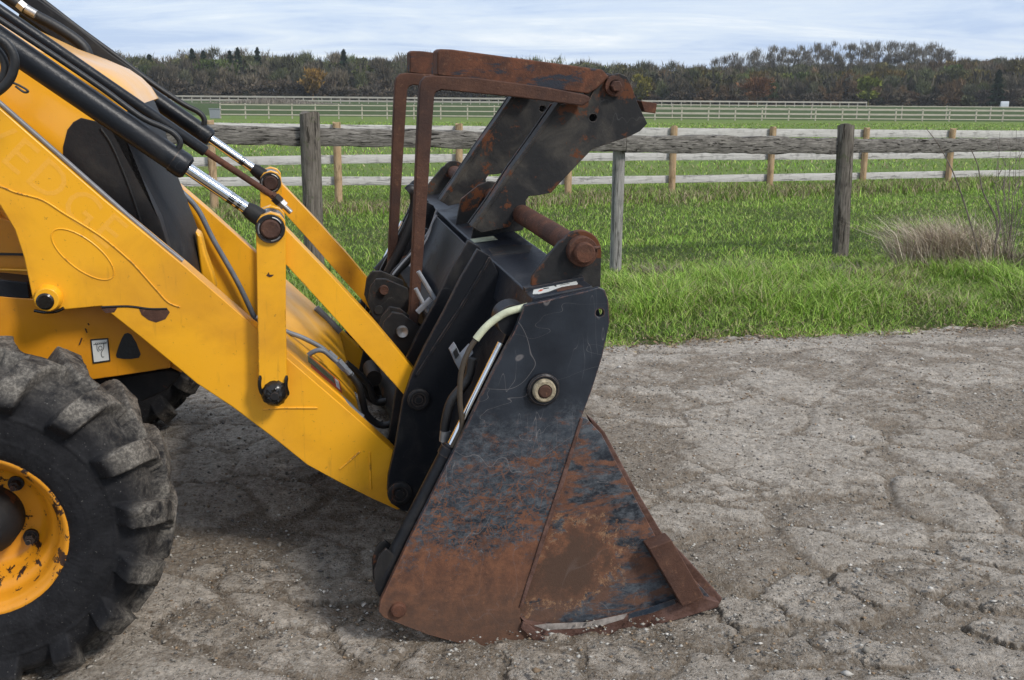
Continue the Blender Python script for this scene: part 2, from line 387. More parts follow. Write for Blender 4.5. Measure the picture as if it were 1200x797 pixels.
conc = k.mix(k.mr(n1, 0.34, 0.64), (0.30, 0.255, 0.205), (0.70, 0.62, 0.525))
c = k.mix(wm, soil, conc)
agg = k.mix(ca[1], (0.16, 0.13, 0.10), (0.60, 0.56, 0.50))
c = k.mix(k.math('MULTIPLY', k.mr(ca[0], 0.35, 0.6), 0.42), c, agg)
c = k.mix(k.math('MULTIPLY', k.mr(cb_[0], 0.80, 0.84), k.math('MULTIPLY', k.mr(db, 0.40, 0.30), 0.7)), c, k.mix(cb_[1], (0.24, 0.17, 0.11), (0.58, 0.55, 0.50)))
c = k.mix(k.mr(n3, 0.42, 0.64, 0, 0.30), c, (0.20, 0.15, 0.10))
c = k.mix(k.mr(n2, 0.36, 0.28, 0, 0.7), c, (0.06, 0.05, 0.04))
c = k.mix(k.mr(k.noise(4, 9, 0.82, 0.3), 0.60, 0.68, 0, 0.55), c, (0.66, 0.64, 0.60))
k.col(c)
k.bump(k.math('ADD', k.math('ADD', k.math('MULTIPLY', n1, 1.3), k.math('MULTIPLY', n2, 0.8)), k.math('MULTIPLY', k.mr(da, 0.6, 0.0), k.math('MULTIPLY', ca[0], 0.7))), 0.014)
k.b.inputs['Specular IOR Level'].default_value = 0.2
TRACK = k.m
# height field of the broken concrete
st = 0.016
gx = np.arange(-4.2, 6.4, st); gy = np.arange(1.6, 8.1, st)
X, Y = np.meshgrid(gx, gy)
soil_h = 0.030 * (fbm(X, Y, 0.9, 3, 1) - 0.5) + 0.012 * (fbm(X, Y, 5, 4, 2) - 0.5) + 0.021 * (fbm(X, Y, 20, 3, 3, 0.8) - 0.5)
pl = fbm(X * 0.75 + 0.25 * Y, Y * 1.25, 2.1, 5, 11, 0.6)
plate = sstep(0.44, 0.55, pl)
Z = soil_h + plate * (0.014 + 0.006 * (fbm(X, Y, 12, 3, 21) - 0.5))
cr = np.abs(fbm(X * 0.8, Y * 1.3, 1.1, 5, 31, 0.6) - 0.5)
crk = 1 - sstep(0.0, 0.012, cr)
Z = Z - 0.014 * crk * sstep(0.4, 0.6, fbm(X, Y, 0.7, 2, 77))
def vor_edges(x, y, sx_, sy_, rot, seed):
    wx = 0.16 * (fbm(x, y, 2.2, 3, seed) - 0.5) * 2; wy = 0.16 * (fbm(x, y, 2.2, 3, seed + 7) - 0.5) * 2
    u = ((x + wx) * math.cos(rot) + (y + wy) * math.sin(rot)) / sx_; v = (-(x + wx) * math.sin(rot) + (y + wy) * math.cos(rot)) / sy_
    iu, iv = np.floor(u).astype(int), np.floor(v).astype(int); d1 = np.full(x.shape, 9.0); d2 = np.full(x.shape, 9.0); cid = np.zeros(x.shape)
    for a in (-1, 0, 1):
        for b in (-1, 0, 1):
            n_ = ((iu + a) * 73856093 ^ (iv + b) * 19349663 ^ seed * 83492791) & 0x7fffffff
            jx = (n_ % 1009) / 1009.0; jy = ((n_ // 1009) % 1013) / 1013.0; cr_ = ((n_ // 77) % 997) / 997.0
            d = np.hypot(u - (iu + a + 0.15 + 0.7 * jx), v - (iv + b + 0.15 + 0.7 * jy)); nb_ = d < d1
            d2 = np.where(nb_, d1, np.minimum(d2, d)); cid = np.where(nb_, cr_, cid); d1 = np.where(nb_, d, d1)
    return d2 - d1, cid
ve, vid = vor_edges(X, Y, 0.46, 0.34, -0.55, 13)
jm = sstep(0.30, 0.55, fbm(X, Y, 0.8, 3, 88)) * (0.45 + 0.55 * sstep(5.6, 3.6, Y))
slab = sstep(0.02, 0.16, ve)
Z = Z + jm * (0.016 * slab * (0.5 + vid) - 0.008)
crk = np.maximum(crk, jm * (1 - sstep(0.0, 0.13, ve)))
Z = Z + camber(X, Y)
WORN = np.clip(0.08 + plate * 0.42 + 0.22 * slab + 0.12 * (vid - 0.5) + 0.75 * (fbm(X, Y, 3, 4, 41) - 0.5) - 0.5 * crk, 0, 1)
# rows of broken slab edges near the camera: each block its own piece
def block_cells():
    out = []
    rows = [((585, 755), (1200, 640), 0.0), ((250, 770), (640, 775), 0.3)]
    rng = np.random.RandomState(3)
    specs = [(625, 780, .17, .13), (735, 765, .16, .15), (812, 742, .15, .12), (880, 722, .13, .11), (958, 706, .19, .17), (1022, 692, .15, .14), (1085, 682, .20, .13), (1150, 700, .16, .10),
             (1165, 655, .17, .10), (560, 782, .14, .10), (520, 745, .15, .09), (345, 770, .22, .12), (245, 745, .16, .11), (430, 760, .14, .10), (690, 735, .10, .08),
             (1180, 745, .12, .07), (905, 768, .15, .08), (1010, 765, .17, .07), (385, 700, .18, .09), (300, 690, .14, .08)]
    for (px, py, a, b) in specs:
        g = G(px, py); out.append((g[0], g[1], a, b, rng.uniform(-0.7, 0.1), rng.randint(1e6)))
    return out
BL = block_cells()
track = fast_mesh('track', np.c_[X.ravel(), Y.ravel(), Z.ravel()], np.zeros((1, 4), int), None)
bpy.data.objects.remove(track)
def grid_faces(ny, nx, mask=None):
    i = np.arange(ny * nx).reshape(ny, nx); f = np.stack([i[:-1, :-1], i[:-1, 1:], i[1:, 1:], i[1:, :-1]], -1)
    return f[mask] if mask is not None else f.reshape(-1, 4)
# sink the soil beside the blocks so joints are recessed
own = np.full(X.shape, -1); best = np.full(X.shape, 9.0); sec = np.full(X.shape, 9.0)
for bi, (bx, by, a, b, rot, sd_) in enumerate(BL):
    u = (X - bx) * math.cos(rot) + (Y - by) * math.sin(rot); v = -(X - bx) * math.sin(rot) + (Y - by) * math.cos(rot)
    dd = (np.abs(u / a) ** 3 + np.abs(v / b) ** 3) ** (1 / 3.) + 0.38 * (fbm(X, Y, 8, 3, sd_ % 97) - 0.5)
    better = dd < best; sec = np.where(better, best, np.minimum(sec, dd)); own = np.where(better, bi, own); best = np.where(better, dd, best)
gap = np.minimum(1.0 - best, (sec - best) * 0.8)
near_blk = sstep(1.30, 1.0, best)
Z = Z - 0.010 * near_blk - 0.012 * sstep(0.10, 0.0, gap) * sstep(1.1, 1.0, best); WORN = np.where(best < 1.1, np.minimum(WORN, 0.10), WORN)
# the bucket floor has pressed and scraped its own bed
fa_ = (X - ORG[0]) * AF[0] + (Y - ORG[1]) * AF[1]; la_ = (X - ORG[0]) * AL[0] + (Y - ORG[1]) * AL[1]
bed = sstep(0.03, 0.12, la_) * sstep(2.42, 2.34, la_) * sstep(-0.1, 0.0, fa_) * sstep(0.72, 0.64, fa_)
Z = Z - 0.055 * bed; soil_h = soil_h - 0.07 * bed
tr = fast_mesh('track', np.c_[X.ravel(), Y.ravel(), Z.ravel()], grid_faces(*X.shape), TRACK, None, {'worn': WORN.ravel()}, True)
tag(tr, kind='structure')
def gfield(x, y):
    ix = np.clip((x - gx[0]) / st, 0, len(gx) - 1.01); iy = np.clip((y - gy[0]) / st, 0, len(gy) - 1.01)
    a, b = ix.astype(int), iy.astype(int); fx, fy = ix - a, iy - b
    def at(F_): return (F_[b, a] * (1 - fx) + F_[b, a + 1] * fx) * (1 - fy) + (F_[b + 1, a] * (1 - fx) + F_[b + 1, a + 1] * fx) * fy
    return at(soil_h)
NT, NR = 120, 26
BZ = np.full(X.shape, -1.0)
for bi, (bx, by, a, b, rot, sd_) in enumerate(BL):
    th = np.arange(NT) * 2 * PI / NT; rs = np.linspace(0.02, 0.34, 60)
    THm, RS = np.meshgrid(th, rs, indexing='ij'); xx, yy = bx + RS * np.cos(THm), by + RS * np.sin(THm)
    ix = np.clip(((xx - gx[0]) / st).astype(int), 0, len(gx) - 1); iy = np.clip(((yy - gy[0]) / st).astype(int), 0, len(gy) - 1)
    bad = (own[iy, ix] != bi) | (gap[iy, ix] < 0.035); first = np.where(bad.any(1), bad.argmax(1), 59); rad = rs[first]
    for _ in range(2): rad = (np.roll(rad, 1) + 2 * rad + np.roll(rad, -1)) / 4
    rad = rad * (1 + 0.30 * (fbm(bx + np.cos(th) * 0.5, by + np.sin(th) * 0.5, 18, 3, 5) - 0.5))
    sr = np.linspace(0, 1.10, NR) ** 0.8; SRm = np.broadcast_to(sr[None], (NT, NR)); xx = bx + rad[:, None] * SRm * np.cos(th)[:, None]; yy = by + rad[:, None] * SRm * np.sin(th)[:, None]
    prof = 0.008 * (1 - SRm ** 4.0) - 0.040 * sstep(0.84, 1.10, SRm + 0.24 * (fbm(xx, yy, 22, 3, 8) - 0.5))
    zz_ = gfield(xx, yy) + camber(xx, yy) + prof + 0.018 * (fbm(xx, yy, 14, 5, 51, 0.7) - 0.5) + 0.004
    kk_i = np.arange(NT * NR).reshape(NT, NR); jj = np.roll(kk_i, -1, 0)
    F = np.stack([kk_i[:, :-1], kk_i[:, 1:], jj[:, 1:], jj[:, :-1]], -1).reshape(-1, 4)
    ww = np.clip(0.50 + 0.9 * (fbm(xx, yy, 5, 4, 61) - 0.5) - 0.55 * sstep(0.80, 1.0, SRm), 0, 1)
    fast_mesh('concrete_block', np.stack([xx, yy, zz_], -1).reshape(-1, 3), F, TRACK, tr, {'worn': ww.ravel()}, True)
# track beyond the surveyed strip
mb = MB(); s = 60
for x0, x1 in ((-60, -4.2), (6.4, 60)):
    mb.add([(x0, EDGE(x0) - 12, -0.02), (x1, EDGE(x1) - 12, -0.02), (x1, EDGE(x1), -0.02), (x0, EDGE(x0), -0.02)], [(0, 1, 2, 3)])
mb.add([(-4.2, -6, -0.02), (6.4, -6, -0.02), (6.4, 1.62, -0.02), (-4.2, 1.62, -0.02)], [(0, 1, 2, 3)])
tag(mb.build('track', TRACK), kind='structure')
# gravel
rng = np.random.RandomState(5)
def pebbles(n, name):
    x = rng.uniform(-3.6, 5.9, n * 2); y = 2.0 + (rng.rand(n * 2) ** 1.4) * 5.4
    ok = (np.abs(x - 0.0) < 0.62 * y + 0.5) & (y < EDGE(x) + 0.1); x = x[ok][:n]; y = y[ok][:n]; n = len(x)
    ix = np.clip(((x - gx[0]) / st).astype(int), 0, len(gx) - 1); iy = np.clip(((y - gy[0]) / st).astype(int), 0, len(gy) - 1)
    keep = rng.rand(n) > 0.55 * WORN[iy, ix]; x, y, ix, iy = x[keep], y[keep], ix[keep], iy[keep]; n = len(x)
    z = Z[iy, ix] + np.where((gap[iy, ix] > 0.05) & (bed[iy, ix] < 0.1), 0.028, 0)
    s = 0.0024 + 0.006 * rng.rand(n) ** 3 + (rng.rand(n) > 0.99) * 0.007
    base = np.array([(1, 0, 0), (-1, 0, 0), (0, 1, 0), (0, -1, 0), (0, 0, 1), (0, 0, -1)], float)
    V = base[None] * (0.6 + 0.8 * rng.rand(n, 6, 1)) + rng.uniform(-.3, .3, (n, 6, 3)); V[..., 2] *= 0.6
    V = V * s[:, None, None] + np.stack([x, y, z + s * 0.25], -1)[:, None]
    f = np.array([(0, 2, 4), (2, 1, 4), (1, 3, 4), (3, 0, 4), (2, 0, 5), (1, 2, 5), (3, 1, 5), (0, 3, 5)])
    F = f[None] + (np.arange(n) * 6)[:, None, None]
    pal = np.array([(0.30, 0.27, 0.23), (0.20, 0.18, 0.15), (0.42, 0.40, 0.36), (0.26, 0.18, 0.11), (0.12, 0.11, 0.10), (0.50, 0.47, 0.42)])
    cc = pal[rng.choice(6, n, p=[.3, .27, .12, .12, .14, .05])] * rng.uniform(.7, 1.15, (n, 1))
    kk = Mt('pebble', 0.9); kk.col(kk.attr('tint').outputs['Color'])
    return fast_mesh(name, V.reshape(-1, 3), F.reshape(-1, 3), kk.m, None, {'tint': np.repeat(cc, 6, 0)})
tag(pebbles(60000, 'gravel'), 'loose small stones and grit over the track', 'gravel', kind='stuff')

# field sheet
k = Mt('field_grass', 0.9, coord='Object'); x, y, z = k.xyz()
a = k.noise(0.25, 6, 0.7, 0, k.vec((0.35, 1.6, 1))); b = k.noise(2.2, 9, 0.85, 0, k.vec((1, 2, 1)))
c = k.mix(k.mr(b, 0.3, 0.7), (0.095, 0.15, 0.032), (0.19, 0.255, 0.075))
c = k.mix(k.mr(a, 0.42, 0.68, 0, 0.55), c, (0.21, 0.215, 0.07))
fur = k.mr(k.noise(1.3, 3, 0.6, 0, k.vec((0.05, 1.2, 1))), 0.5, 0.62)
far = k.mr(y, 78, 84)
c = k.mix(far, c, k.mix(fur, (0.055, 0.085, 0.026), (0.085, 0.095, 0.045)))
near = k.mr(y, 22, 14)
c = k.mix(k.math('MULTIPLY', near, 0.8), c, k.mix(k.mr(k.noise(30, 5, 0.7), 0.35, 0.65), (0.035, 0.055, 0.014), (0.085, 0.10, 0.035)))
k.col(c); k.bump(k.noise(12, 5, 0.8), 0.06); k.b.inputs['Specular IOR Level'].default_value = 0.1
FIELD = k.m
rows_y = np.concatenate([np.linspace(0, 1, 1)])
xs = np.concatenate([[-3000, -1200, -500, -200, -90, -40], np.arange(-20, 20.1, 0.25), [40, 90, 200, 500, 1200, 3000]])
ts = np.concatenate([[-1500, -300, -60, -10, -0.1], np.arange(0.0, 6.1, 0.12), np.arange(6.6, 16, 0.6), [20, 30, 50, 90, 150, 300, 600, 1500, 4000]])
FX, FT = np.meshgrid(xs, ts)
FE = np.where(np.abs(FX) < 21, edge_n(FX), EDGE(np.clip(FX, -200, 200)))
FY = FE + FT
def field_z(x, y):
    t = y - EDGE(x)
    return 0.055 * sstep(0.0, 0.5, t) * (1 - sstep(1.5, 4, t)) + 0.10 * (fbm(x, y, 0.9, 3, 91) - 0.5) * sstep(0.1, 0.8, t) * (1 - sstep(5, 9, t)) 
FZ = np.where(FT < -0.05, -0.09, field_z(FX, FY) + 0.004 - 0.05 * (FT < 0.01))
fo = fast_mesh('grass_field', np.c_[FX.ravel(), FY.ravel(), FZ.ravel()], grid_faces(*FX.shape), FIELD, None, None, True)
tag(fo, kind='structure')

# grass blades ------------------------------------------------------
kg = Mt('grass_blade', 0.55); tn = kg.attr('tint').outputs['Color']; kg.col(tn)
kg.b.inputs['Specular IOR Level'].default_value = 0.25; kg.b.inputs['Subsurface Weight'].default_value = 0.0
GRS = kg.m
def blades(name, x, y, z, h, wd, lean, tint, lab=None, kind='stuff', az=None, az_lean=None, cat='grass', parent=None):
    n = len(x); a = rng.uniform(0, 2 * PI, n) if az is None else az; la = rng.uniform(0, 2 * PI, n) if az_lean is None else az_lean
    ca, sa = np.cos(a), np.sin(a); lx, ly = np.cos(la) * lean * h, np.sin(la) * lean * h
    def row(t, wf):
        cx = x + lx * t * t; cy = y + ly * t * t; cz = z + h * t * (1 - 0.25 * np.clip(lean, 0, 2) * t)
        return [np.stack([cx - ca * wd * wf / 2, cy - sa * wd * wf / 2, cz], -1), np.stack([cx + ca * wd * wf / 2, cy + sa * wd * wf / 2, cz], -1)]
    V = np.stack(row(0, 1) + row(0.55, 0.8) + [row(1, 0)[0]], 1)
    F = np.array([(0, 1, 3), (0, 3, 2), (2, 3, 4)])[None] + (np.arange(n) * 5)[:, None, None]
    o = fast_mesh(name, V.reshape(-1, 3), F.reshape(-1, 3), GRS, parent, {'tint': np.repeat(tint, 5, 0)})
    if parent is None: tag(o, lab, cat, kind=kind)
    return o
def fr(y): return 0.55 * y + 0.6
def tints(n, dry, cl):
    g = np.array([(0.11, 0.205, 0.028), (0.155, 0.285, 0.038), (0.24, 0.40, 0.07), (0.24, 0.31, 0.085)])
    t = g[rng.randint(0, 4, n)] * rng.uniform(0.75, 1.2, (n, 1)) * (0.70 + 0.90 * cl[:, None]) * np.array([1.08, 1.0, 0.9])
    d = np.array([(0.40, 0.34, 0.20), (0.28, 0.22, 0.13)])[rng.randint(0, 2, n)] * rng.uniform(0.7, 1.2, (n, 1))
    return np.where((rng.rand(n) < dry)[:, None], d, t)
# verge band (tall tussocks), paddock strip, and short turf farther out
def scatter(n, t0, t1, pw=1.0):
    t = t0 + (t1 - t0) * rng.rand(n) ** pw; x = rng.uniform(-1, 1, n) * fr(EDGE(0) + t1) * 1.12
    y = EDGE(x) + t; ok = (np.abs(x) < fr(y)) & ((x > -3.4) | (y > 9)); x, y, t = x[ok], y[ok], t[ok]
    return x, y, t
x, y, t = scatter(165000, -0.10, 3.2, 1.15)
y = edge_n(x) + t; cl = fbm(x, y, 2.6, 3, 71); cl2 = fbm(x, y, 0.9, 2, 72)
ok = (t > 0.22) | (cl > 0.62 - 1.0 * t); x, y, t, cl, cl2 = (q[ok] for q in (x, y, t, cl, cl2))
tall = sstep(0.18, 0.7, t) * (1 - sstep(1.6, 2.8, t))
h = (0.035 + 0.04 * rng.rand(len(x))) * (0.6 + cl) + tall * (0.02 + 0.24 * sstep(0.40, 0.72, cl) * rng.rand(len(x)))
dry = 0.11 + 0.30 * sstep(0.52, 0.72, cl2) * tall + 0.35 * sstep(0.25, 0.0, t) * sstep(0.45, 0.6, cl2)
blades('grass', x, y, field_z(x, y) - 0.01, h, 0.004 + 0.003 * rng.rand(len(x)), 0.3 + 1.1 * rng.rand(len(x)), tints(len(x), dry, cl), 'lush green verge grass between the track and the old rail fence')
x, y, t = scatter(230000, 3.0, 13.5, 1.25)
cl = fbm(x, y, 1.2, 3, 73)
h = (0.03 + 0.05 * rng.rand(len(x))) * (0.5 + cl)
blades('grass', x, y, field_z(x, y) - 0.005, h, 0.004 + 0.006 * rng.rand(len(x)) * (y / 12), 0.3 + 0.9 * rng.rand(len(x)), tints(len(x), 0.03 + 0.14 * sstep(0.5, 0.7, fbm(x, y, 0.5, 3, 75)), cl), 'short green paddock grass beyond the old rail fence')
x, y, t = scatter(90000, 13.0, 60, 1.5)
cl = fbm(x, y, 0.35, 4, 76)
blades('grass', x, y, 0 * x, (0.04 + 0.07 * rng.rand(len(x))) * (0.5 + cl), (0.012 + 0.016 * rng.rand(len(x))) * np.clip(y / 25, 0.7, 2), 0.3 + 0.9 * rng.rand(len(x)), tints(len(x), 0.05 + 0.2 * sstep(0.5, 0.65, cl), cl), 'grazed grass of the middle paddock behind the newer fence')
# fallen leaves and mud crumbs along the ragged edge
n = 2600; x = rng.uniform(-3, 5.6, n); y = edge_n(x) + rng.normal(0.02, 0.13, n); a = rng.uniform(0, 2 * PI, n); sz_ = rng.uniform(0.006, 0.020, n)
pts_ = []
for k_ in range(4):
    rr_ = sz_ * (1.0 if k_ % 2 == 0 else 0.55); pts_.append(np.stack([x + np.cos(a + k_ * PI / 2) * rr_, y + np.sin(a + k_ * PI / 2) * rr_, camber(x, y) + np.maximum(field_z(x, y), 0) + 0.008 + rng.uniform(0, 0.018, n)], -1))
lv_ = fast_mesh('leaf_litter', np.stack(pts_, 1).reshape(-1, 3), np.arange(n * 4).reshape(-1, 4), GRS, None, {'tint': np.repeat(np.array([(0.20, 0.13, 0.07), (0.12, 0.08, 0.05), (0.30, 0.24, 0.15)])[rng.randint(0, 3, n)], 4, 0)})
tag(lv_, 'brown fallen leaves and crumbs along the edge of the verge', 'leaf litter', kind='stuff')
#@@FENCES
# ------------------------------------------------------------------ fences
def m_wood(name, a, b, crack, moss=None, sc=(60, 60, 5)):
    k = Mt(name, 0.9)
    n = k.noise(1.0, 7, 0.7, 0.6, k.vec(sc)); c = k.mix(k.mr(n, 0.32, 0.68), a, b)
    ck = k.mr(k.noise(0.6, 5, 0.65, 0.4, k.vec(sc)), 0.43, 0.36); c = k.mix(k.math('MULTIPLY', ck, crack), c, (0.02, 0.017, 0.014))
    c = k.mix(k.mr(k.noise(9, 6), 0.5, 0.75, 0, 0.5), c, tuple(v * 0.45 for v in a))
    if moss: c = k.mix(k.mr(k.noise(14, 6, 0.7), 0.56, 0.66, 0, 0.7), c, moss)
    k.col(c); k.bump(k.math('SUBTRACT', n, k.math('MULTIPLY', ck, 0.8)), 0.012); k.b.inputs['Specular IOR Level'].default_value = 0.15
    return k.m
OLDP = m_wood('old_post_wood', (0.10, 0.086, 0.072), (0.215, 0.19, 0.16), 0.8, (0.10, 0.11, 0.06))
OLDP2 = m_wood('pale_post_wood', (0.20, 0.19, 0.175), (0.36, 0.345, 0.32), 0.5)
OLDR = m_wood('old_rail_wood', (0.085, 0.078, 0.069), (0.27, 0.25, 0.222), 0.95, None, (9, 75, 75))
NEWP = m_wood('new_post_wood', (0.36, 0.235, 0.13), (0.50, 0.36, 0.22), 0.2)
NEWR = m_wood('new_rail_wood', (0.46, 0.44, 0.41), (0.56, 0.54, 0.51), 0.1, None, (3, 40, 40))
def rough_post(r, h0, h1, m, parent, xy, seed, lean=(0, 0), seg=18, amp=0.10, name='post', flat=False):
    rg = np.random.RandomState(seed); nz = 14; vs = []; fs = []
    zs = np.linspace(h0, h1, nz)
    for i, z in enumerate(zs):
        for k_ in range(seg):
            a = 2 * PI * k_ / seg
            rr = r * (1 + amp * (fbm(np.array([a * 1.3 + 5]), np.array([z * 2.5]), 1.6, 3, seed)[0] - 0.5) * 2)
            rr *= 1 - 0.12 * max(0, math.cos(3 * a + seed)) ** 8
            zz_ = z + (0.012 * math.sin(a * 2 + seed) if i == nz - 1 else 0)
            vs.append((xy[0] + lean[0] * (z - h0) + rr * math.cos(a), xy[1] + lean[1] * (z - h0) + rr * math.sin(a), zz_))
    for i in range(nz - 1):
        fs += [(i * seg + q, i * seg + (q + 1) % seg, (i + 1) * seg + (q + 1) % seg, (i + 1) * seg + q) for q in range(seg)]
    top = len(vs); vs.append((xy[0] + lean[0] * (h1 - h0), xy[1] + lean[1] * (h1 - h0), h1 + 0.005))
    fs += [((nz - 1) * seg + q, (nz - 1) * seg + (q + 1) % seg, top) for q in range(seg)]
    return finish(name, vs, fs, m, parent, smooth=45)
def rough_rail(A, B, hA, hB, th, dp, m, parent, seed, name='rail', amp=0.1, nseg=26, lift=None):
    A = np.array(A); B = np.array(B); L = np.linalg.norm(B - A); d = (B - A) / L; pn = np.array([-d[1], d[0]]); vs = []; fs = []
    pr = [(-.5, -.42), (-.42, -.5), (.42, -.5), (.5, -.42), (.5, .42), (.42, .5), (-.42, .5), (-.5, .42)]; n = len(pr)
    for i in range(nseg + 1):
        s_ = i / nseg; c = A + d * L * s_; zc = hA + (hB - hA) * s_
        w1 = 1 + amp * (fbm(np.array([s_ * L * 3.0]), np.array([seed * 1.7]), 1, 3, seed)[0] - 0.5) * 2
        w2 = (fbm(np.array([s_ * L * 2.0]), np.array([seed * 3.1]), 1, 3, seed + 9)[0] - 0.5) * amp * th
        for (a, b) in pr:
            j = 1 + 0.5 * amp * math.sin(i * 1.9 + a * 9 + b * 5 + seed)
            vs.append((c[0] + pn[0] * a * dp * j, c[1] + pn[1] * a * dp * j, zc + w2 + b * th * w1 * j))
    for i in range(nseg): fs += [(i * n + q, i * n + (q + 1) % n, (i + 1) * n + (q + 1) % n, (i + 1) * n + q) for q in range(n)]
    fs += [tuple(range(n)), tuple(nseg * n + q for q in range(n))]
    # rail meshes carry their grain along local X: build in the rail's own frame
    o = finish(name, [(0, 0, 0)] * 0 + vs, fs, m, parent, smooth=50)
    Mx = Matrix(((d[0], -d[1], 0, A[0]), (d[1], d[0], 0, A[1]), (0, 0, 1, 0), (0, 0, 0, 1)))
    o.data.transform(Mx.inverted()); o.matrix_local = Mx
    return o
# old grey fence beside the track
fa = empty('old_rail_fence', (0.95, 9.52, 0)); inv = Matrix.Translation((-0.95, -9.52, 0))
tag(fa, 'old weathered grey fence of round posts and one split rail beside the track', 'fence')
def ch(o, root):
    o.parent = root; o.matrix_parent_inverse = Matrix.Translation(-Vector(root.location)); return o
LA, LB = (0.951, 9.522), (3.395, 10.696)
p1 = np.array(LA); p2 = np.array(LB); stp = p2 - p1
posts = [p1 - stp * 2, on_line(365, LA, LB), p1, p2, p2 + 1.25 * stp, p2 + 2.3 * stp]
tops = [1.36, height_at(132, 364, posts[1]), height_at(152, 721, p1), height_at(146, 988, p2), 1.3, 1.3]
for i, q in enumerate(posts):
    r_ = (0.085, 0.078, 0.055, 0.083, 0.08, 0.08)[i]
    lean = ((0, 0), (0.0, 0), (0.0, 0), (-0.035, 0), (0, 0), (0, 0))[i]
    ch(rough_post(r_, -0.15, tops[i], OLDP if i != 2 else OLDP2, None, q, 40 + i, lean, amp=0.07), fa)
def hh(px, py, q): return height_at(py, px, q)
rail_off = np.array([-stp[1], stp[0]]) / np.linalg.norm(stp) * 0.02
hs = [1.33, (hh(365, 148, posts[1]) + hh(365, 172, posts[1])) / 2, (hh(721, 155, p1) + hh(721, 180, p1)) / 2, (hh(988, 162, p2) + hh(988, 181, p2)) / 2, None, None]
hs[4] = hs[3] - 0.02; hs[5] = hs[4] - 0.02; hs[0] = hs[1] + .06
bk_ = rail_off * 4.5; fo_ = -rail_off * 4.0
sg = [(0, 1, 0), (1, 3, 2), (3, 4, 0), (4, 5, 0)]
ch(rough_rail(posts[0] + bk_, posts[1] + bk_, hs[0], hs[1], 0.142, 0.09, OLDR, None, 61, amp=0.14), fa)
ch(rough_rail(posts[1] + bk_, p1 + fo_, hs[1], hs[2], 0.142, 0.09, OLDR, None, 62, amp=0.14), fa).location
ch(rough_rail(p1 + fo_, p2 + bk_, hs[2], hs[3], 0.158, 0.09, OLDR, None, 63, amp=0.14), fa)
ch(rough_rail(p2 + bk_, posts[4] + bk_, hs[3], hs[4], 0.142, 0.09, OLDR, None, 64, amp=0.14), fa)
ch(rough_rail(posts[4], posts[5], hs[4], hs[5], 0.142, 0.09, OLDR, None, 65, amp=0.14), fa)

# newer paddock fence
LA2, LB2 = (-2.56, 15.4), (8.48, 20.3)
f2 = empty('paddock_fence', (2.75, 17.8, 0)); tag(f2, 'newer paddock fence with three pale rails and tan round posts', 'fence')
pxs = [-130, 20, 140, 249, 396, 538, 666, 788, 903, 1012, 1112, 1208, 1300]
q2 = [on_line(p, LA2, LB2) for p in pxs]
def rails2(i):
    px = pxs[i]; q = q2[i]
    t = np.interp(px, [396, 700, 1000, 1190], [243 - 211.5, 0, 0, 0])
    lo = np.interp(px, [290, 400, 700, 1000, 1190], [213.5, 212.5, 212, 207, 203]); mi = np.interp(px, [290, 400, 700, 1000, 1190], [190, 187, 184, 183, 181.5]); to = np.interp(px, [290, 400, 700, 1000, 1190], [150, 152, 154.5, 156.5, 157.5])
    return [height_at(v, px, q) for v in (lo, mi, to)]
RL = [rails2(i) for i in range(len(pxs))]
dn = np.array([-(LB2[1] - LA2[1]), LB2[0] - LA2[0]]); dn = dn / np.linalg.norm(dn)
for i, q in enumerate(q2):
    ch(rough_post(0.058, -0.15, RL[i][2] + 0.10, NEWP, None, q, 80 + i, (0, 0), 14, 0.04), f2)
    if i:
        for k_ in range(3):
            a = q2[i - 1] + dn * 0.075 * (1 if k_ < 3 else -1); b = q + dn * 0.075
            ch(rough_rail(a, b, RL[i - 1][k_], RL[i][k_], 0.125 if k_ < 2 else 0.14, 0.035, NEWR, None, 100 + i * 3 + k_, amp=0.02, nseg=6), f2)
# tan long grass along its foot
n = 26000; s_ = rng.uniform(-0.35, 1.15, n); x = LA2[0] + (LB2[0] - LA2[0]) * s_; y = LA2[1] + (LB2[1] - LA2[1]) * s_ + rng.normal(0, 0.45, n) - 0.55
cl = fbm(x, y, 1.6, 3, 74); h = (0.06 + 0.15 * rng.rand(n)) * (0.35 + 1.2 * cl)
blades('long_grass', x, y, 0 * x, h, 0.010 + 0.006 * rng.rand(n), 0.2 + 0.7 * rng.rand(n), tints(n, 0.50, cl) * 0.85, 'long tan seed grass along the foot of the newer fence', cat='grass')

# far three-rail fence
LA3, LB3 = (-19.5, 71.5), (30.0, 80.0)
f3 = empty('far_paddock_fence', (0, 75, 0)); tag(f3, 'long low white rail fence across the middle of the field', 'fence')
FW3 = m_plain('white_rail_paint', (0.44, 0.40, 0.32), 0.7, 0, 0.3, 3)
px3 = [262, 291, 318, 345, 372, 399, 426, 455] + list(range(486, 1290, 31))
q3 = [on_line(p, LA3, LB3) for p in px3]
def bxp(o, q, w_, d_, z0, z1, ang=0):
    c, s_ = math.cos(ang), math.sin(ang); v = []
    for z in (z0, z1):
        for a, b in ((-1, -1), (1, -1), (1, 1), (-1, 1)): v.append((q[0] + a * w_ / 2 * c - b * d_ / 2 * s_, q[1] + a * w_ / 2 * s_ + b * d_ / 2 * c, z))
    o.add(v, [(0, 3, 2, 1), (4, 5, 6, 7), (0, 1, 5, 4), (1, 2, 6, 5), (2, 3, 7, 6), (3, 0, 4, 7)])
a3 = math.atan2(LB3[1] - LA3[1], LB3[0] - LA3[0])
def hrow(y0, y1, px): return height_at(np.interp(px, [262, 1200], [y0, y1]), px, on_line(px, LA3, LB3))
rows3 = [(122.5, 129.5), (128.5, 135.0), (134.0, 140.5)]
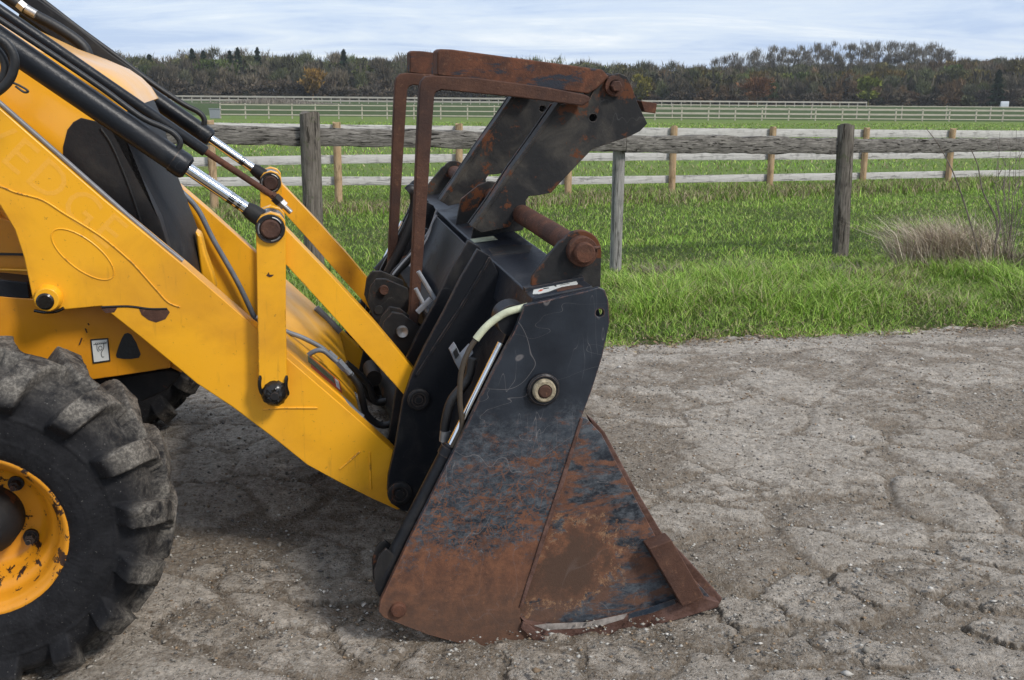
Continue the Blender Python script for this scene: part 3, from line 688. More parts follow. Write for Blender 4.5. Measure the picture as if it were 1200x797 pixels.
for i, q in enumerate(q3):
    m3 = MB(); bxp(m3, q, 0.085, 0.085, -0.1, hrow(120.8, 128.5, px3[i]), a3); ch(m3.build('post', FW3, None, smooth=0), f3)
for r0, r1 in rows3:
    for i in range(0, len(q3) - 1, 1):
        a, b = q3[i], q3[i + 1]; ha, hb = hrow(r0, r1, px3[i]), hrow(r0, r1, px3[i + 1])
        off = np.array([math.sin(a3), -math.cos(a3)]) * 0.09; a = a + off; b = b + off; t_ = 0.035
        m3 = MB().add([(a[0], a[1], ha - t_), (b[0], b[1], hb - t_), (b[0], b[1], hb + t_), (a[0], a[1], ha + t_),
                       (a[0] + .04, a[1] + .04, ha - t_), (b[0] + .04, b[1] + .04, hb - t_), (b[0] + .04, b[1] + .04, hb + t_), (a[0] + .04, a[1] + .04, ha + t_)],
                      [(0, 1, 2, 3), (7, 6, 5, 4), (0, 4, 5, 1), (3, 2, 6, 7), (1, 5, 6, 2), (0, 3, 7, 4)])
        ch(m3.build('rail', FW3, None, smooth=0), f3)
# second run behind it on the right and the boundary rail at the foot of the wood
def simple_fence(name, label, A, B, n, ht, rails, mt, pw, rt):
    root = empty(name, (A[0], A[1], 0)); tag(root, label, 'fence')
    A = np.array(A, float); B = np.array(B, float); ang = math.atan2(B[1] - A[1], B[0] - A[0])
    pm = []
    for i in range(n + 1):
        q = A + (B - A) * i / n; m3 = MB(); bxp(m3, q, pw, pw, -0.1, ht, ang); ch(m3.build('post', mt, None, smooth=0), root)
    for z in rails:
        q = (A + B) / 2; m3 = MB(); bxp(m3, q + np.array([math.sin(ang), -math.cos(ang)]) * pw * 0.7, np.linalg.norm(B - A), 0.05, z - rt, z + rt, ang); ch(m3.build('rail', mt, None, smooth=0), root)
    return root
simple_fence('far_paddock_fence', 'second white rail fence close behind the long one, right half of the field', (5, 84), (66, 91), 16, 1.12, (0.35, 0.72, 1.05), FW3, 0.08, 0.035)
BND = m_plain('pale_boundary_rail', (0.40, 0.37, 0.31), 0.8, 0, 0.3, 1)
simple_fence('boundary_fence', 'pale rail fence along the foot of the far wood at left', (-85, 205), (22, 205), 60, 1.25, (0.5, 1.15), BND, 0.16, 0.16)
simple_fence('boundary_fence', 'thin pale rail fence before the wood between the forks and the hill', (24, 200), (70, 212), 24, 1.1, (0.95,), BND, 0.14, 0.14)

# dry weeds at the track side --------------------------------------------------
def stalks(name, paths, r, m, label, cat):
    b = MB()
    for p in paths: b.tube(curve(p, 5), [r * (1 - 0.7 * i / (5 * (len(p) - 1))) for i in range(5 * (len(p) - 1) + 1)], 6)
    o = b.build(name, m); tag(o, label, cat); return o
STK = m_wood('weed_stem', (0.12, 0.10, 0.085), (0.24, 0.20, 0.17), 0.3)
base = G(1170, 328)
def V3(px, py, dy=0.0, y=base[1]):
    d = ray(px, py); k_ = (y + dy) / d[1]; q = CP + d * k_; return tuple(q)
stalks('dead_weed', [[V3(1150, 322), V3(1143, 282), V3(1128, 232), V3(1116, 200), V3(1100, 170), V3(1085, 150)], [V3(1146, 300), V3(1150, 285), V3(1148, 270)]], 0.009, STK, 'long thin bare stem leaning left over the fence rail beside the dry grass', 'weed')
stalks('dead_weed', [[V3(1160, 320), V3(1166, 290), V3(1168, 260), V3(1152, 225), V3(1146, 195), V3(1138, 175)], [V3(1166, 285), V3(1172, 262), V3(1168, 235)]], 0.011, STK, 'dark bare forked stem between the leaning stem and the tall weeds', 'weed')
tw = []
for i in range(9):
    bx = 1176 + random.uniform(-4, 8); tx = 1172 + i * 3.2 + random.uniform(-4, 4); ty = random.uniform(150, 205)
    tw.append([V3(bx, 322, .1), V3(bx + (tx - bx) * 0.4 + 2, 275, .1), V3(tx - 2, 235, .1), V3(tx, ty, .1)])
    for j in range(3):
        yy = random.uniform(ty + 8, 260); tw.append([V3(tx - 1, yy, .1), V3(tx + random.uniform(-7, 7), yy - 10, .15)])
stalks('dead_weed', tw, 0.005, STK, 'clump of tall upright dead weeds at the right end of the verge', 'weed')
def dry_clump(px, py, n, rx, hmin, hmax, leanx, label, seed, tone=1.0):
    g = G(px, py); rg = np.random.RandomState(seed)
    x = g[0] + rx * np.clip(rg.normal(0, 1, n), -1.9, 1.9); y = g[1] + 0.5 * rx * np.clip(rg.normal(0, 1, n), -1.9, 1.9); h = rg.uniform(hmin, hmax, n)
    az = np.where(rg.rand(n) < 0.8, PI + rg.normal(0, 0.95, n), rg.uniform(0, 2 * PI, n))
    tint = np.array([(0.34, 0.29, 0.22), (0.25, 0.20, 0.15), (0.18, 0.14, 0.11)])[rg.randint(0, 3, n)] * rg.uniform(0.7, 1.2, (n, 1)) * tone
    o = blades('dry_grass_tussock', x, y, field_z(x, y), h, 0.004 + 0.003 * rg.rand(n), rg.uniform(leanx * 0.4, leanx * 1.6, n), tint, label, None, None, az, 'tussock')
    if 'kind' in o: del o['kind']
    return o
dry_clump(1112, 322, 2600, 0.26, 0.22, 0.66, 0.75, 'large pale dry grass tussock leaning left at the foot of the bare stems', 1, 2.0)
dry_clump(1195, 325, 500, 0.14, 0.12, 0.32, 0.7, 'dry grass tussock at the foot of the upright dead weeds', 2, 0.8)
dry_clump(775, 330, 450, 0.13, 0.06, 0.17, 0.8, 'small tan dry tussock just right of the thin middle fence post', 3, 0.8)
dry_clump(870, 322, 420, 0.15, 0.06, 0.18, 0.9, 'small brown tussock midway between two old fence posts', 4, 0.6)
dry_clump(985, 330, 520, 0.16, 0.06, 0.18, 0.9, 'brown tussock just in front of the thick right-hand fence post', 5, 0.65)

#@@FAR
# ------------------------------------------------------------------ far wood
def hill_z(x, y):
    return 9.5 * np.exp(-((x - 128) / 62.) ** 2 - ((y - 380) / 45.) ** 2)
hx, hy = np.meshgrid(np.linspace(-60, 330, 60), np.linspace(292, 520, 30))
HZ = hill_z(hx, hy) - 0.3
tag(fast_mesh('wooded_hill', np.c_[hx.ravel(), hy.ravel(), HZ.ravel()], grid_faces(*hx.shape), m_plain('leaf_litter', (0.07, 0.06, 0.04), 0.95), None, None, True), kind='structure')
kt = Mt('twigs_and_leaves', 0.95); kt.col(kt.attr('tint').outputs['Color']); kt.b.inputs['Specular IOR Level'].default_value = 0.05
TWIG = kt.m
def tree_arrays(kind, H, rg, dens=1.0):
    """trunk, limbs and a crown of many small slivers; returns triangles (n,3,3) and colours (n,3)"""
    T = []; C = []
    bark = np.array([0.085, 0.075, 0.06]) if kind != 'pale' else np.array([0.20, 0.19, 0.16])
    def limb(a, b, r0, r1):
        a = np.array(a); b = np.array(b)
        for k_ in range(3):
            an = k_ * 2.1; o0 = np.array([math.cos(an), math.sin(an), 0]); an += 2.1; o1 = np.array([math.cos(an), math.sin(an), 0])
            T.append([a + o0 * r0, a + o1 * r0, b + o1 * r1]); T.append([a + o0 * r0, b + o1 * r1, b + o0 * r1]); C.append(bark); C.append(bark)
    if kind == 'conifer':
        limb((0, 0, 0), (0, 0, H), 0.2, 0.03); n = int(1500 * dens)
        z = H * (0.12 + 0.88 * rg.rand(n) ** 1.2); rad = (H - z) * 0.30 + 0.35; a = rg.uniform(0, 2 * PI, n); layer = 0.7 + 0.3 * np.sin(z * 5)
        rr = rad * layer * rg.rand(n) ** 0.35
        c = np.stack([rr * np.cos(a), rr * np.sin(a), z - rr * 0.35], -1)
        d = np.stack([np.cos(a), np.sin(a), -0.4 + 0 * a], -1) * (0.55 + 0.4 * rg.rand(n, 1)); sd_ = rg.normal(0, 0.17, (n, 3))
        T2 = np.stack([c - d * 0.5 - sd_, c + d * 0.5, c - d * 0.3 + sd_], 1)
        col = np.array([0.016, 0.030, 0.017]) * rg.uniform(0.6, 1.6, (n, 1))
        return np.concatenate([np.array(T), T2]), np.concatenate([np.array(C), col])
    trunk_h = H * rg.uniform(0.25, 0.4); limb((0, 0, -0.5), (0, 0, trunk_h), 0.20, 0.15)
    W_ = H * {'bare': 0.30, 'pale': 0.24, 'leafy': 0.34, 'bush': 0.75}.get(kind, 0.3)
    tips = []
    nb = 9
    for i in range(nb):
        a = 2 * PI * i / nb + rg.uniform(-.3, .3); rr = W_ * rg.uniform(0.25, 0.75); zt = trunk_h + (H - trunk_h) * rg.uniform(0.35, 0.95)
        m_ = np.array([rr * 0.4 * math.cos(a), rr * 0.4 * math.sin(a), trunk_h + (zt - trunk_h) * 0.5]); t_ = np.array([rr * math.cos(a), rr * math.sin(a), zt])
        limb((0, 0, trunk_h * 0.9), m_, 0.10, 0.06); limb(m_, t_, 0.06, 0.02); tips += [m_, t_, t_]
    n = int({'bare': 1150, 'pale': 800, 'leafy': 1300, 'bush': 900}[kind] * dens)
    # clumped crown
    ncl = 14; cc = []
    for i in range(ncl):
        a = rg.uniform(0, 2 * PI); v = rg.rand() ** 0.5; zz_ = rg.uniform(-1, 1)
        rr = W_ * 0.8 * v * math.sqrt(1 - zz_ * zz_ * 0.8); cc.append([rr * math.cos(a), rr * math.sin(a), (trunk_h * (0.75 if kind != 'bush' else 0.2) + H) / 2 + zz_ * (H - trunk_h * (0.75 if kind != 'bush' else 0.2)) * 0.42])
    cc = np.array(cc); ci = rg.randint(0, ncl, n); p = cc[ci] + rg.normal(0, 1, (n, 3)) * np.array([W_, W_, H * 0.18]) * 0.24
    p[:, 2] = np.minimum(p[:, 2], H)
    out = p - np.array([0, 0, trunk_h]); out /= (np.linalg.norm(out, axis=1, keepdims=True) + 1e-6); out += rg.normal(0, 0.45, (n, 3)); out[:, 2] += 0.35
    ln = {'bare': 1.0, 'pale': 0.95, 'leafy': 0.55, 'bush': 0.6}[kind]; wd = {'bare': 0.075, 'pale': 0.06, 'leafy': 0.22, 'bush': 0.16}[kind]
    sd_ = rg.normal(0, 1, (n, 3)) * wd
    T2 = np.stack([p - out * ln * 0.4 - sd_, p + out * ln * 0.6, p - out * ln * 0.4 + sd_], 1)
    pal = {'bare': [(0.115, 0.10, 0.080), (0.135, 0.115, 0.090), (0.10, 0.10, 0.068)], 'pale': [(0.15, 0.135, 0.115)], 'bush': [(0.085, 0.072, 0.062), (0.105, 0.085, 0.070)],
           'leafy': [(0.12, 0.11, 0.055), (0.10, 0.105, 0.052)]}[kind]
    base_ = np.array(pal[rg.randint(len(pal))])
    col = base_ * rg.uniform(0.6, 1.45, (n, 1)) * (0.75 + 0.5 * rg.rand(ncl)[ci][:, None])
    return np.concatenate([np.array(T), T2]), np.concatenate([np.array(C), col])
def build_tris(name, T, C, parent=None):
    n = len(T); return fast_mesh(name, T.reshape(-1, 3), np.arange(n * 3).reshape(-1, 3), TWIG, parent, {'tint': np.repeat(C, 3, 0)})
rg = np.random.RandomState(12)
TT, CC = [], []
def plant(kind, px, dist, H, tint=1.0, z0=None, dens=1.0, hue=None):
    d = ray(px, 113); q = CP + d * (dist / d[1]); T, C = tree_arrays(kind, H, rg, dens)
    z = (hill_z(q[0], q[1]) if z0 is None else z0); a = rg.uniform(0, 6.28); ca, sa = math.cos(a), math.sin(a)
    Rm = np.array([[ca, -sa, 0], [sa, ca, 0], [0, 0, 1]]); T = T @ Rm.T + np.array([q[0], q[1], float(z)])
    C = C * tint * np.array([0.96, 0.94, 0.82])
    if hue is not None: C = C * np.array(hue)
    TT.append(T); CC.append(C)
sky_l = lambda px: np.interp(px, [-100, 130, 250, 330, 400, 470, 600, 700, 800, 850, 900, 1000, 1100, 1150, 1200, 1300], [62, 60, 60, 59, 60, 62, 64, 68, 72, 75, 78, 76, 74, 72, 70, 70])
def Hfor(py, px, dist): return (np.interp(px, [0, 1200], [108.5, 118]) - py) / FPX * dist + 0.9
# solid depths of the wood: several rows
for row, (dist, kd, dy, stepw) in enumerate([(262, 'bush', 33, 13), (272, 'bare', 18, 15), (284, 'bare', 9, 13), (300, 'leafy', 9, 20), (306, 'bare', 3, 12), (325, 'bare', 0, 11)]):
    px = -160.0
    while px < 1330:
        hgt = Hfor(sky_l(px) + dy + (rg.uniform(-3, 8) if dy > 4 else rg.uniform(-2, 12)), px, dist)
        kk_ = kd
        if row in (2, 4) and rg.rand() < 0.25: kk_ = 'leafy'
        hue = None
        if px > 640 and kk_ in ('leafy', 'bush', 'bare') and rg.rand() < 0.35: hue = (1.25, 1.0, 0.8)
        elif rg.rand() < 0.2: hue = (0.9, 1.15, 0.8)
        plant(kk_, px + rg.uniform(-5, 5), dist + rg.uniform(-6, 6), hgt, rg.uniform(0.75, 1.25), 0.0, 1.0 if row else 0.9, hue)
        px += stepw * rg.uniform(0.7, 1.3)
wood = build_tris('far_wood', np.concatenate(TT), np.concatenate(CC)); tag(wood, 'mixed bare autumn wood closing the field below the skyline', 'wood', kind='stuff')
# dark forest-floor wall inside the wood (dense trunks and undergrowth)
TT.clear(); CC.clear()
n = 26000; px = rg.uniform(-160, 1340, n); dist = rg.uniform(275, 330, n)
xw = (px - 600) / FPX * dist; Hm = np.array([Hfor(sky_l(a) + 14, a, b) for a, b in zip(px, dist)])
c0 = np.stack([xw, dist, rg.rand(n) * Hm], -1); dv = rg.normal(0, 1, (n, 3)) * np.array([0.35, 0.3, 0.9]); sv = rg.normal(0, 0.30, (n, 3))
T = np.stack([c0 - dv - sv, c0 + dv, c0 - dv * 0.5 + sv], 1); C = np.array([0.062, 0.055, 0.040]) * rg.uniform(0.5, 1.5, (n, 1))
und = build_tris('wood_undergrowth', T, C); tag(und, 'dense undergrowth and stems filling the far wood', 'undergrowth', kind='stuff')
# skyline trees one can tell apart -----------------------------------------
def tree_thing(kind, px, dist, H, label, group, name, z0=0.0, dens=1.3, hue=None, tint=1.0):
    TT.clear(); CC.clear(); plant(kind, px, dist, H, tint, z0, dens, hue); T, C = TT[0], CC[0]
    d = ray(px, 113); q = CP + d * (dist / d[1]); z = float(hill_z(q[0], q[1]) if z0 is None else z0)
    T = T - np.array([q[0], q[1], z]); nt_ = 6 if kind == 'conifer' else 6 + 9 * 12
    root = empty(name, (q[0], q[1], z)); tag(root, label, 'tree', group)
    build_tris('trunk', T[:nt_], C[:nt_], root); build_tris('crown', T[nt_:], C[nt_:], root); return root
for px, py, lab in [(178, 64, 'dark conifer just right of the hose on the far ram'), (228, 58, 'dark spruce left of a close pair on the left skyline'), (241, 60, 'dark spruce right of a close pair on the left skyline'), (272, 60, 'leftmost of three pointed firs on the skyline above the white fence corner'),
                    (281, 57, 'middle one of three pointed firs above the white fence corner'), (304, 57, 'broad dark fir, rightmost of the three above the fence corner'), (404, 59, 'lone dark conifer on the skyline left of the forks')]:
    tree_thing('conifer', px, 290, Hfor(py, px, 290), lab, 'conifers on the left skyline', 'fir_tree')
tree_thing('leafy', 367, 258, Hfor(80, 367, 258), 'small orange-brown larch at the front of the left wood', None, 'larch_tree', hue=(1.5, 1.0, 0.6), tint=1.1)
tree_thing('leafy', 752, 262, Hfor(86, 752, 262), 'olive-yellow tree at the edge of the wood right of the forks', None, 'autumn_tree', hue=(1.5, 1.25, 0.55), tint=1.3)
tree_thing('bush', 885, 255, Hfor(88, 885, 255), 'rounded russet bushy tree at the foot of the hill', None, 'autumn_tree', hue=(2.0, 1.2, 0.8))
tree_thing('leafy', 1018, 256, Hfor(88, 1018, 256), 'yellow-green tree below the middle of the hill', None, 'autumn_tree', hue=(1.2, 1.3, 0.6), tint=1.2)
tree_thing('conifer', 1168, 258, Hfor(82, 1168, 258), 'dark green conifer at the foot of the wood above the white van', None, 'fir_tree')
# bare hilltop row
top = lambda px: np.interp(px, [815, 845, 880, 930, 1000, 1040, 1080, 1110, 1140, 1200], [72, 64, 57, 53, 48, 49, 48, 56, 64, 66])
px = 838; idx = 0
while px < 1112:
    dist = 380 + rg.uniform(-5, 5); d = ray(px, 113); q = CP + d * (dist / d[1]); z = float(hill_z(q[0], q[1]))
    Ht = height_at(top(px) + rg.uniform(-1.5, 3), px, q[:2]) - z
    tree_thing('pale', px, dist, Ht, 'leftmost bare grey tree of the hilltop row, at its lower left end' if px < 839 else 'slender bare grey tree in the row along the hilltop', 'bare trees along the hilltop', 'bare_tree', z, 1.0)
    px += rg.uniform(7, 12)
TT.clear(); CC.clear()
for dist in (335, 350, 365):
    px = 815
    while px < 1340:
        d = ray(px, 113); q = CP + d * (dist / d[1]); z = float(hill_z(q[0], q[1]))
        tgt = np.interp(px, [815, 850, 900, 1000, 1090, 1130, 1200, 1340], [78, 80, 78, 76, 74, 68, 70, 72]) + rg.uniform(-2, 5)
        plant('bare' if rg.rand() < .7 else 'leafy', px, dist, max(4, height_at(tgt, px, q[:2]) - z), rg.uniform(0.7, 1.15), z, 1.1, (1.25, 1.0, 0.82) if px > 1090 and rg.rand() < .6 else None); px += rg.uniform(9, 15)
hw = build_tris('hill_wood', np.concatenate(TT), np.concatenate(CC)); tag(hw, 'dark mixed wood covering the slope of the hill', 'wood', kind='stuff')

# far small things ---------------------------------------------------------
WP = m_plain('white_van_paint', (0.75, 0.76, 0.78), 0.3, 0, 0.1); GL = m_plain('dark_glass', (0.02, 0.025, 0.03), 0.1)
vq = CP + ray(1178, 113) * (238 / ray(1178, 113)[1])
van = empty('white_van', (vq[0], vq[1], -0.35)); van.rotation_euler = (0, 0, R(68)); van.scale = (0.8, 0.85, 0.75); tag(van, 'small white van parked at the foot of the wood at far right', 'van')
pr = [(-2.9, 0.45), (2.9, 0.45), (2.95, 1.0), (2.5, 1.3), (1.7, 2.2), (-2.8, 2.3), (-2.95, 1.6)]
MB().prism(pr, -0.95, 0.95).build('body', WP, van, bevel=0.08)
MB().prism([(2.35, 1.35), (1.72, 2.05), (1.0, 2.05), (1.0, 1.35)], -0.97, 0.97).build('window', GL, van)
for xx in (-1.9, 1.9): MB().lathe([(-0.98, 0.0), (-0.98, 0.36), (-0.7, 0.36), (-0.7, 0)], (xx, 0, 0.36), 18).build('wheel', RUB, van)
tq = on_line(256, LA3, LB3); th_ = empty('water_trough', (tq[0], tq[1], 0)); th_.scale = (0.72, 0.8, 1.0); tag(th_, 'grey galvanised water trough at the corner of the white fence', 'trough')
MB().prism([(-0.45, 0.0), (0.45, 0.0), (0.5, 0.62), (-0.5, 0.62)], -0.25, 0.25).build('tank', PALE, th_, bevel=0.03)
MB().box((0, 0, 0.64), (1.06, 0.56, 0.05)).build('rim', STEEL, th_)
# brushy pale mound beyond the fence corner
n = 3500; x = rng.normal(-43, 6.5, n); y = rng.normal(190, 2.5, n); hh_ = rng.uniform(0.4, 1.3, n) * np.exp(-((x + 43) / 9) ** 2)
blades('brush_heap', x, y, 0 * x, hh_, 0.10 + 0 * x, 0.8 * rng.rand(n), np.array([0.24, 0.21, 0.17]) * rng.uniform(0.6, 1.2, (n, 1)), 'low pale heap of brushwood in the field beyond the fence corner', cat='brush')
#@@HAZE
kz = bpy.data.materials.new('air'); kz.use_nodes = True; tz = kz.node_tree; tz.nodes.clear()
vz = tz.nodes.new('ShaderNodeVolumePrincipled'); vz.inputs['Color'].default_value = (0.93, 0.96, 1, 1); vz.inputs['Density'].default_value = 0.00022; vz.inputs['Anisotropy'].default_value = 0.2
oz = tz.nodes.new('ShaderNodeOutputMaterial'); tz.links.new(vz.outputs[0], oz.inputs['Volume'])
hz = MB().box((0, 250, 22.5), (900, 640, 49)).build('haze', kz, smooth=0); tag(hz, kind='stuff')
#@@LOADER
# ------------------------------------------------------------------ loader
LD = empty('backhoe_loader')
LD.matrix_world = Matrix(((AF[0], AL[0], AU[0], ORG[0]), (AF[1], AL[1], AU[1], ORG[1]), (AF[2], AL[2], AU[2], ORG[2]), (0, 0, 0, 1)))
tag(LD, 'yellow wheeled loader with rusty black bucket and folded pallet forks on the broken track', 'loader')
YN, YF = 0.53, 1.86            # outer faces of the near arm / matching face of the far arm
W_B = 2.42
# --- lift arms
ARM = [(-160, 0), (-80, 56), (0, 127), (121, 233), (218, 313), (301, 385), (336, 419), (400, 474), (459, 526), (490, 560), (490, 590), (466, 598), (437, 585), (393, 563), (360, 545), (320, 513), (272, 477), (231, 450), (168, 398), (119, 359), (77, 363), (50, 364), (38, 350), (28, 302), (17, 269), (0, 241), (-60, 170), (-160, 120)]
arm = PP(ARM, YN)
def lift_arm(y0, y1, near):
    o = MB().prism(arm, y0, y1).build('lift_arm', YEL, LD, bevel=0.004)
    return o
a1 = lift_arm(YN, YN + 0.085, True); a2 = lift_arm(YF - 0.085, YF, False)
# rounded top flange of the far arm, ridge lines and pressed oval on the near arm
rid = curve([P(x, y, YN - 0.001) for x, y in [(-20, 212), (0, 218), (20, 226), (49, 234), (75, 250), (111, 272), (130, 286), (156, 309), (182, 338), (197, 354), (211, 360)]], 6)
MB().tube(rid, 0.0026, 8).build('pressed_ridge', YEL, a1)
el = []
for i in range(33):
    t = 2 * PI * i / 32; u, v = 44 * math.cos(t), 17.5 * math.sin(t); an = R(37); el.append(P(97 + u * math.cos(an) - v * math.sin(an), 298 + u * math.sin(an) + v * math.cos(an), YN - 0.0005))
MB().tube(el, 0.0022, 8, False).build('pressed_oval', YEL, a1)
for pts in [[(308, 480), (330, 478), (360, 478), (372, 478)], [(398, 550), (410, 540), (422, 529)], [(433, 530), (434, 550), (435, 573)]]:
    MB().tube([P(x, y, YN - 0.0005) for x, y in pts], 0.0035, 8).build('weld_bead', YEL, a1)
MB().tube(curve([P(x, y, YN + 0.001) for x, y in [(119, 360), (150, 359), (175, 362), (196, 362)]], 5), 0.004, 8).build('weld_bead', GREASE, a1)
# burnt paint chip
chip = [(163, 362), (172, 361), (196, 362), (199, 366), (194, 374), (183, 378), (174, 375), (166, 369)]
MB().prism(PP(chip, YN - 0.001), YN - 0.0012, YN + 0.002).build('paint_chip', RUSTD, a1)
MB().prism(PP([(119, 362), (138, 360), (134, 366), (124, 367)], YN - 0.001), YN - 0.0012, YN + 0.002).build('paint_chip', RUSTD, a1)
# ghost of old lettering
def lettering(txt, size, origin, dirp, Y, m, parent, name='lettering', th=0.0004):
    cu = bpy.data.curves.new(name, 'FONT'); cu.body = txt; cu.size = size; cu.extrude = th; cu.space_character = 1.15; cu.resolution_u = 3
    tmp = bpy.data.objects.new(name, cu); COL.objects.link(tmp); dg = bpy.context.evaluated_depsgraph_get()
    me = bpy.data.meshes.new_from_object(tmp.evaluated_get(dg)); bpy.data.objects.remove(tmp)
    a = P(*origin, Y); b = P(*dirp, Y); ux = (b - a).normalized(); uy = Vector((-ux.z, 0, ux.x)); uz = ux.cross(uy)
    me.transform(Matrix(((ux.x, uy.x, uz.x, a.x), (ux.y, uy.y, uz.y, a.y), (ux.z, uy.z, uz.z, a.z), (0, 0, 0, 1))))
    me.materials.clear(); me.materials.append(m); o = bpy.data.objects.new(name, me); COL.objects.link(o); o.parent = parent; return o
lettering('VEDGE', 0.142, (-36, 158), (118, 286), YN - 0.0002, YELF, a1, th=0.00012)
# pivot boss lower left of arm
c = P(57, 349, YN); MB().lathe([(-0.03, 0), (-0.03, 0.034), (-0.012, 0.040), (0.02, 0.042), (0.02, 0)], (c.x, YN, c.z), 28).build('boss', YEL, a1, bevel=0.002)
MB().lathe([(-0.038, 0), (-0.038, 0.020), (-0.034, 0.025), (-0.02, 0.025)], (c.x - 0.004, YN, c.z - 0.004), 24).build('pin', GREASE, a1)
MB().tube(curve([P(x, y, YN - 0.005) for x, y in [(40, 364), (52, 366), (66, 365), (75, 361)]], 4), 0.005, 8).build('grease', GREASE, a1)
# grey pipes on the arms
pp = [(-160, -20), (0, 121), (80, 191), (150, 253), (195, 291), (214, 306)]
MB().tube([P(x, y, YN + 0.02) for x, y in pp], 0.0075, 12).build('hydraulic_pipe', PIPE, a1)
MB().tube(curve([P(x, y, YF - 0.12) for x, y in [(202, 214), (212, 224), (232, 246), (250, 281), (278, 330), (300, 376), (312, 400)]], 6), 0.011, 12).build('hydraulic_pipe', PIPB, a2)
# --- tilt levers
LEV = [(300, 270), (301, 260), (306, 253), (317, 249), (328, 252), (334, 259), (335, 270), (335, 360), (336.5, 450), (332, 468), (322, 477), (311, 473), (304, 462), (303, 448), (301.5, 360)]
lev = PP(LEV, YN - 0.05)
for yy in (YN - 0.05, YF - 0.085 - 0.05):
    lv = MB().prism(lev, yy, yy + 0.032).build('tilt_lever', YEL, LD, bevel=0.003)
    MB().prism(lev, yy + 0.155, yy + 0.187).build('inner_plate', YEL, lv, bevel=0.003)
    c = P(317, 268, YN - 0.05); b = MB()
    b.lathe([(-0.006, 0.0435), (-0.012, 0.041), (-0.012, 0.032), (-0.004, 0.030)], (c.x, yy, c.z), 30); b.lathe([(0.2, 0.035), (-0.004, 0.0435), (-0.006, 0.0435)], (c.x, yy, c.z), 30)
    b.build('pin_collar', BLKD, lv)
    MB().lathe([(-0.004, 0.031), (-0.016, 0.029), (-0.02, 0.024), (-0.018, 0)], (c.x, yy, c.z), 28).build('pin', RUSTD, lv)
    for k_ in range(3):
        a = 0.5 + k_ * 2.1; pts = [(c.x + 0.0355 * math.cos(a + t), yy - 0.0125, c.z + 0.0355 * math.sin(a + t)) for t in np.linspace(0, 0.9, 7)]
        MB().tube(pts, 0.0022, 6).build('circlip', STEEL, lv)
    c = P(322, 461, YN - 0.05)
    # knobbly greasy lower pin
    rg2 = np.random.RandomState(4); b = MB()
    prof = [(-0.028, 0.0), (-0.028, 0.022), (-0.022, 0.030), (-0.012, 0.038), (0.0, 0.042), (0.0, 0)]
    b.lathe(prof, (c.x, yy, c.z), 36); b.v = [(x + rg2.normal(0, .0012), y + rg2.normal(0, .001), z + rg2.normal(0, .0012)) for x, y, z in b.v]
    b.build('greasy_pin', GREASE, lv); MB().lathe([(-0.033, 0), (-0.033, 0.013), (-0.026, 0.016)], (c.x, yy, c.z), 8).build('bolt_head', BLKD, lv)
    for dx_ in (-17, 14):
        MB().tube(curve([P(322 + dx_, 440, YN - 0.052), P(321 + dx_, 452, YN - 0.054), P(324 + dx_, 463, YN - 0.052)], 4), [0.003] + [0.006] * 7 + [0.003], 6).build('grease', GREASE, lv) if yy < 1 else None
# paint chips on lever
MB().prism(PP([(312, 323), (315, 319), (316, 322), (321, 322), (319, 324), (316, 325)], YN - .051), YN - 0.0512, YN - 0.048).build('paint_chip', RUSTD, a1)
# --- tilt links
LNK = [(320, 262), (334, 268), (395, 331), (440, 380), (488, 437), (505, 462), (495, 480), (480, 472), (471, 460), (432, 417), (380, 359), (334, 309), (318, 290)]
lnk = PP(LNK, YN - 0.012)
for yy in (YN - 0.012, YF - 0.1):
    lk = MB().prism(lnk, yy, yy + 0.012).build('tilt_link', YEL, LD, bevel=0.002)
    # top flange
    up = PP([(334, 268), (395, 331), (440, 380), (488, 437), (490, 443), (437, 384), (392, 335), (333, 273)], YN - 0.012)
    MB().prism(up, yy + 0.012, yy + 0.085).build('top_flange', YEL, lk, bevel=0.002)
    MB().prism(lnk, yy + 0.073, yy + 0.085).build('inner_plate', YEL, lk, bevel=0.002)
# --- tilt rams
def ram(dy, seg=28):
    Yc = YN + 0.03 + dy; e1 = P(214, 193.5, YN + 0.03); e0 = P(-90, -14, YN + 0.03); e0.y = e1.y = Yc
    pin = P(317, 268, YN - 0.05); pin.y = Yc; d = (e1 - e0).normalized()
    b = MB().tube([e0, e1 - d * 0.03, e1 - d * 0.03, e1, e1 + d * 0.012, e1 + d * 0.02], [0.0375, 0.0375, 0.040, 0.040, 0.038, 0.030], seg).build('tilt_ram', RAM, LD)
    MB().tube([e1 + d * 0.01, pin - d * 0.06], 0.0185, 24).build('chrome_rod', CHR, b)
    q = pin - d * 0.07; MB().tube([q - d * 0.02, q, pin - d * 0.01], [0.020, 0.026, 0.030], 20).build('rod_eye', BLKD, b)
    MB().lathe([(-0.055, 0), (-0.055, 0.045), (0.055, 0.045), (0.055, 0)], (pin.x, Yc, pin.z), 28).build('rod_eye', GREASE, b)
    off = Vector((0, 0, 1)) * 0.0
    hp = [(-90, -38), (-20, 10), (60, 63), (120, 104), (165, 137), (190, 149), (203, 156), (211, 166), (209, 176)]
    if dy == 0: MB().tube(curve([P(x, y, YN + 0.02) for x, y in hp], 6), 0.0085, 12).build('hydraulic_hose', RUB, b)
    # grease marks on the rod
    for t_, l_ in ((0.52, 0.02), (0.62, 0.012)):
        c0 = e1 + (pin - e1) * t_; MB().tube([c0, c0 + d * l_], 0.0187, 16, False).build('grease', GREASE, b) if dy == 0 or t_ < .6 else None
    return b
ram(0); r2 = ram(YF - 0.085 - YN)
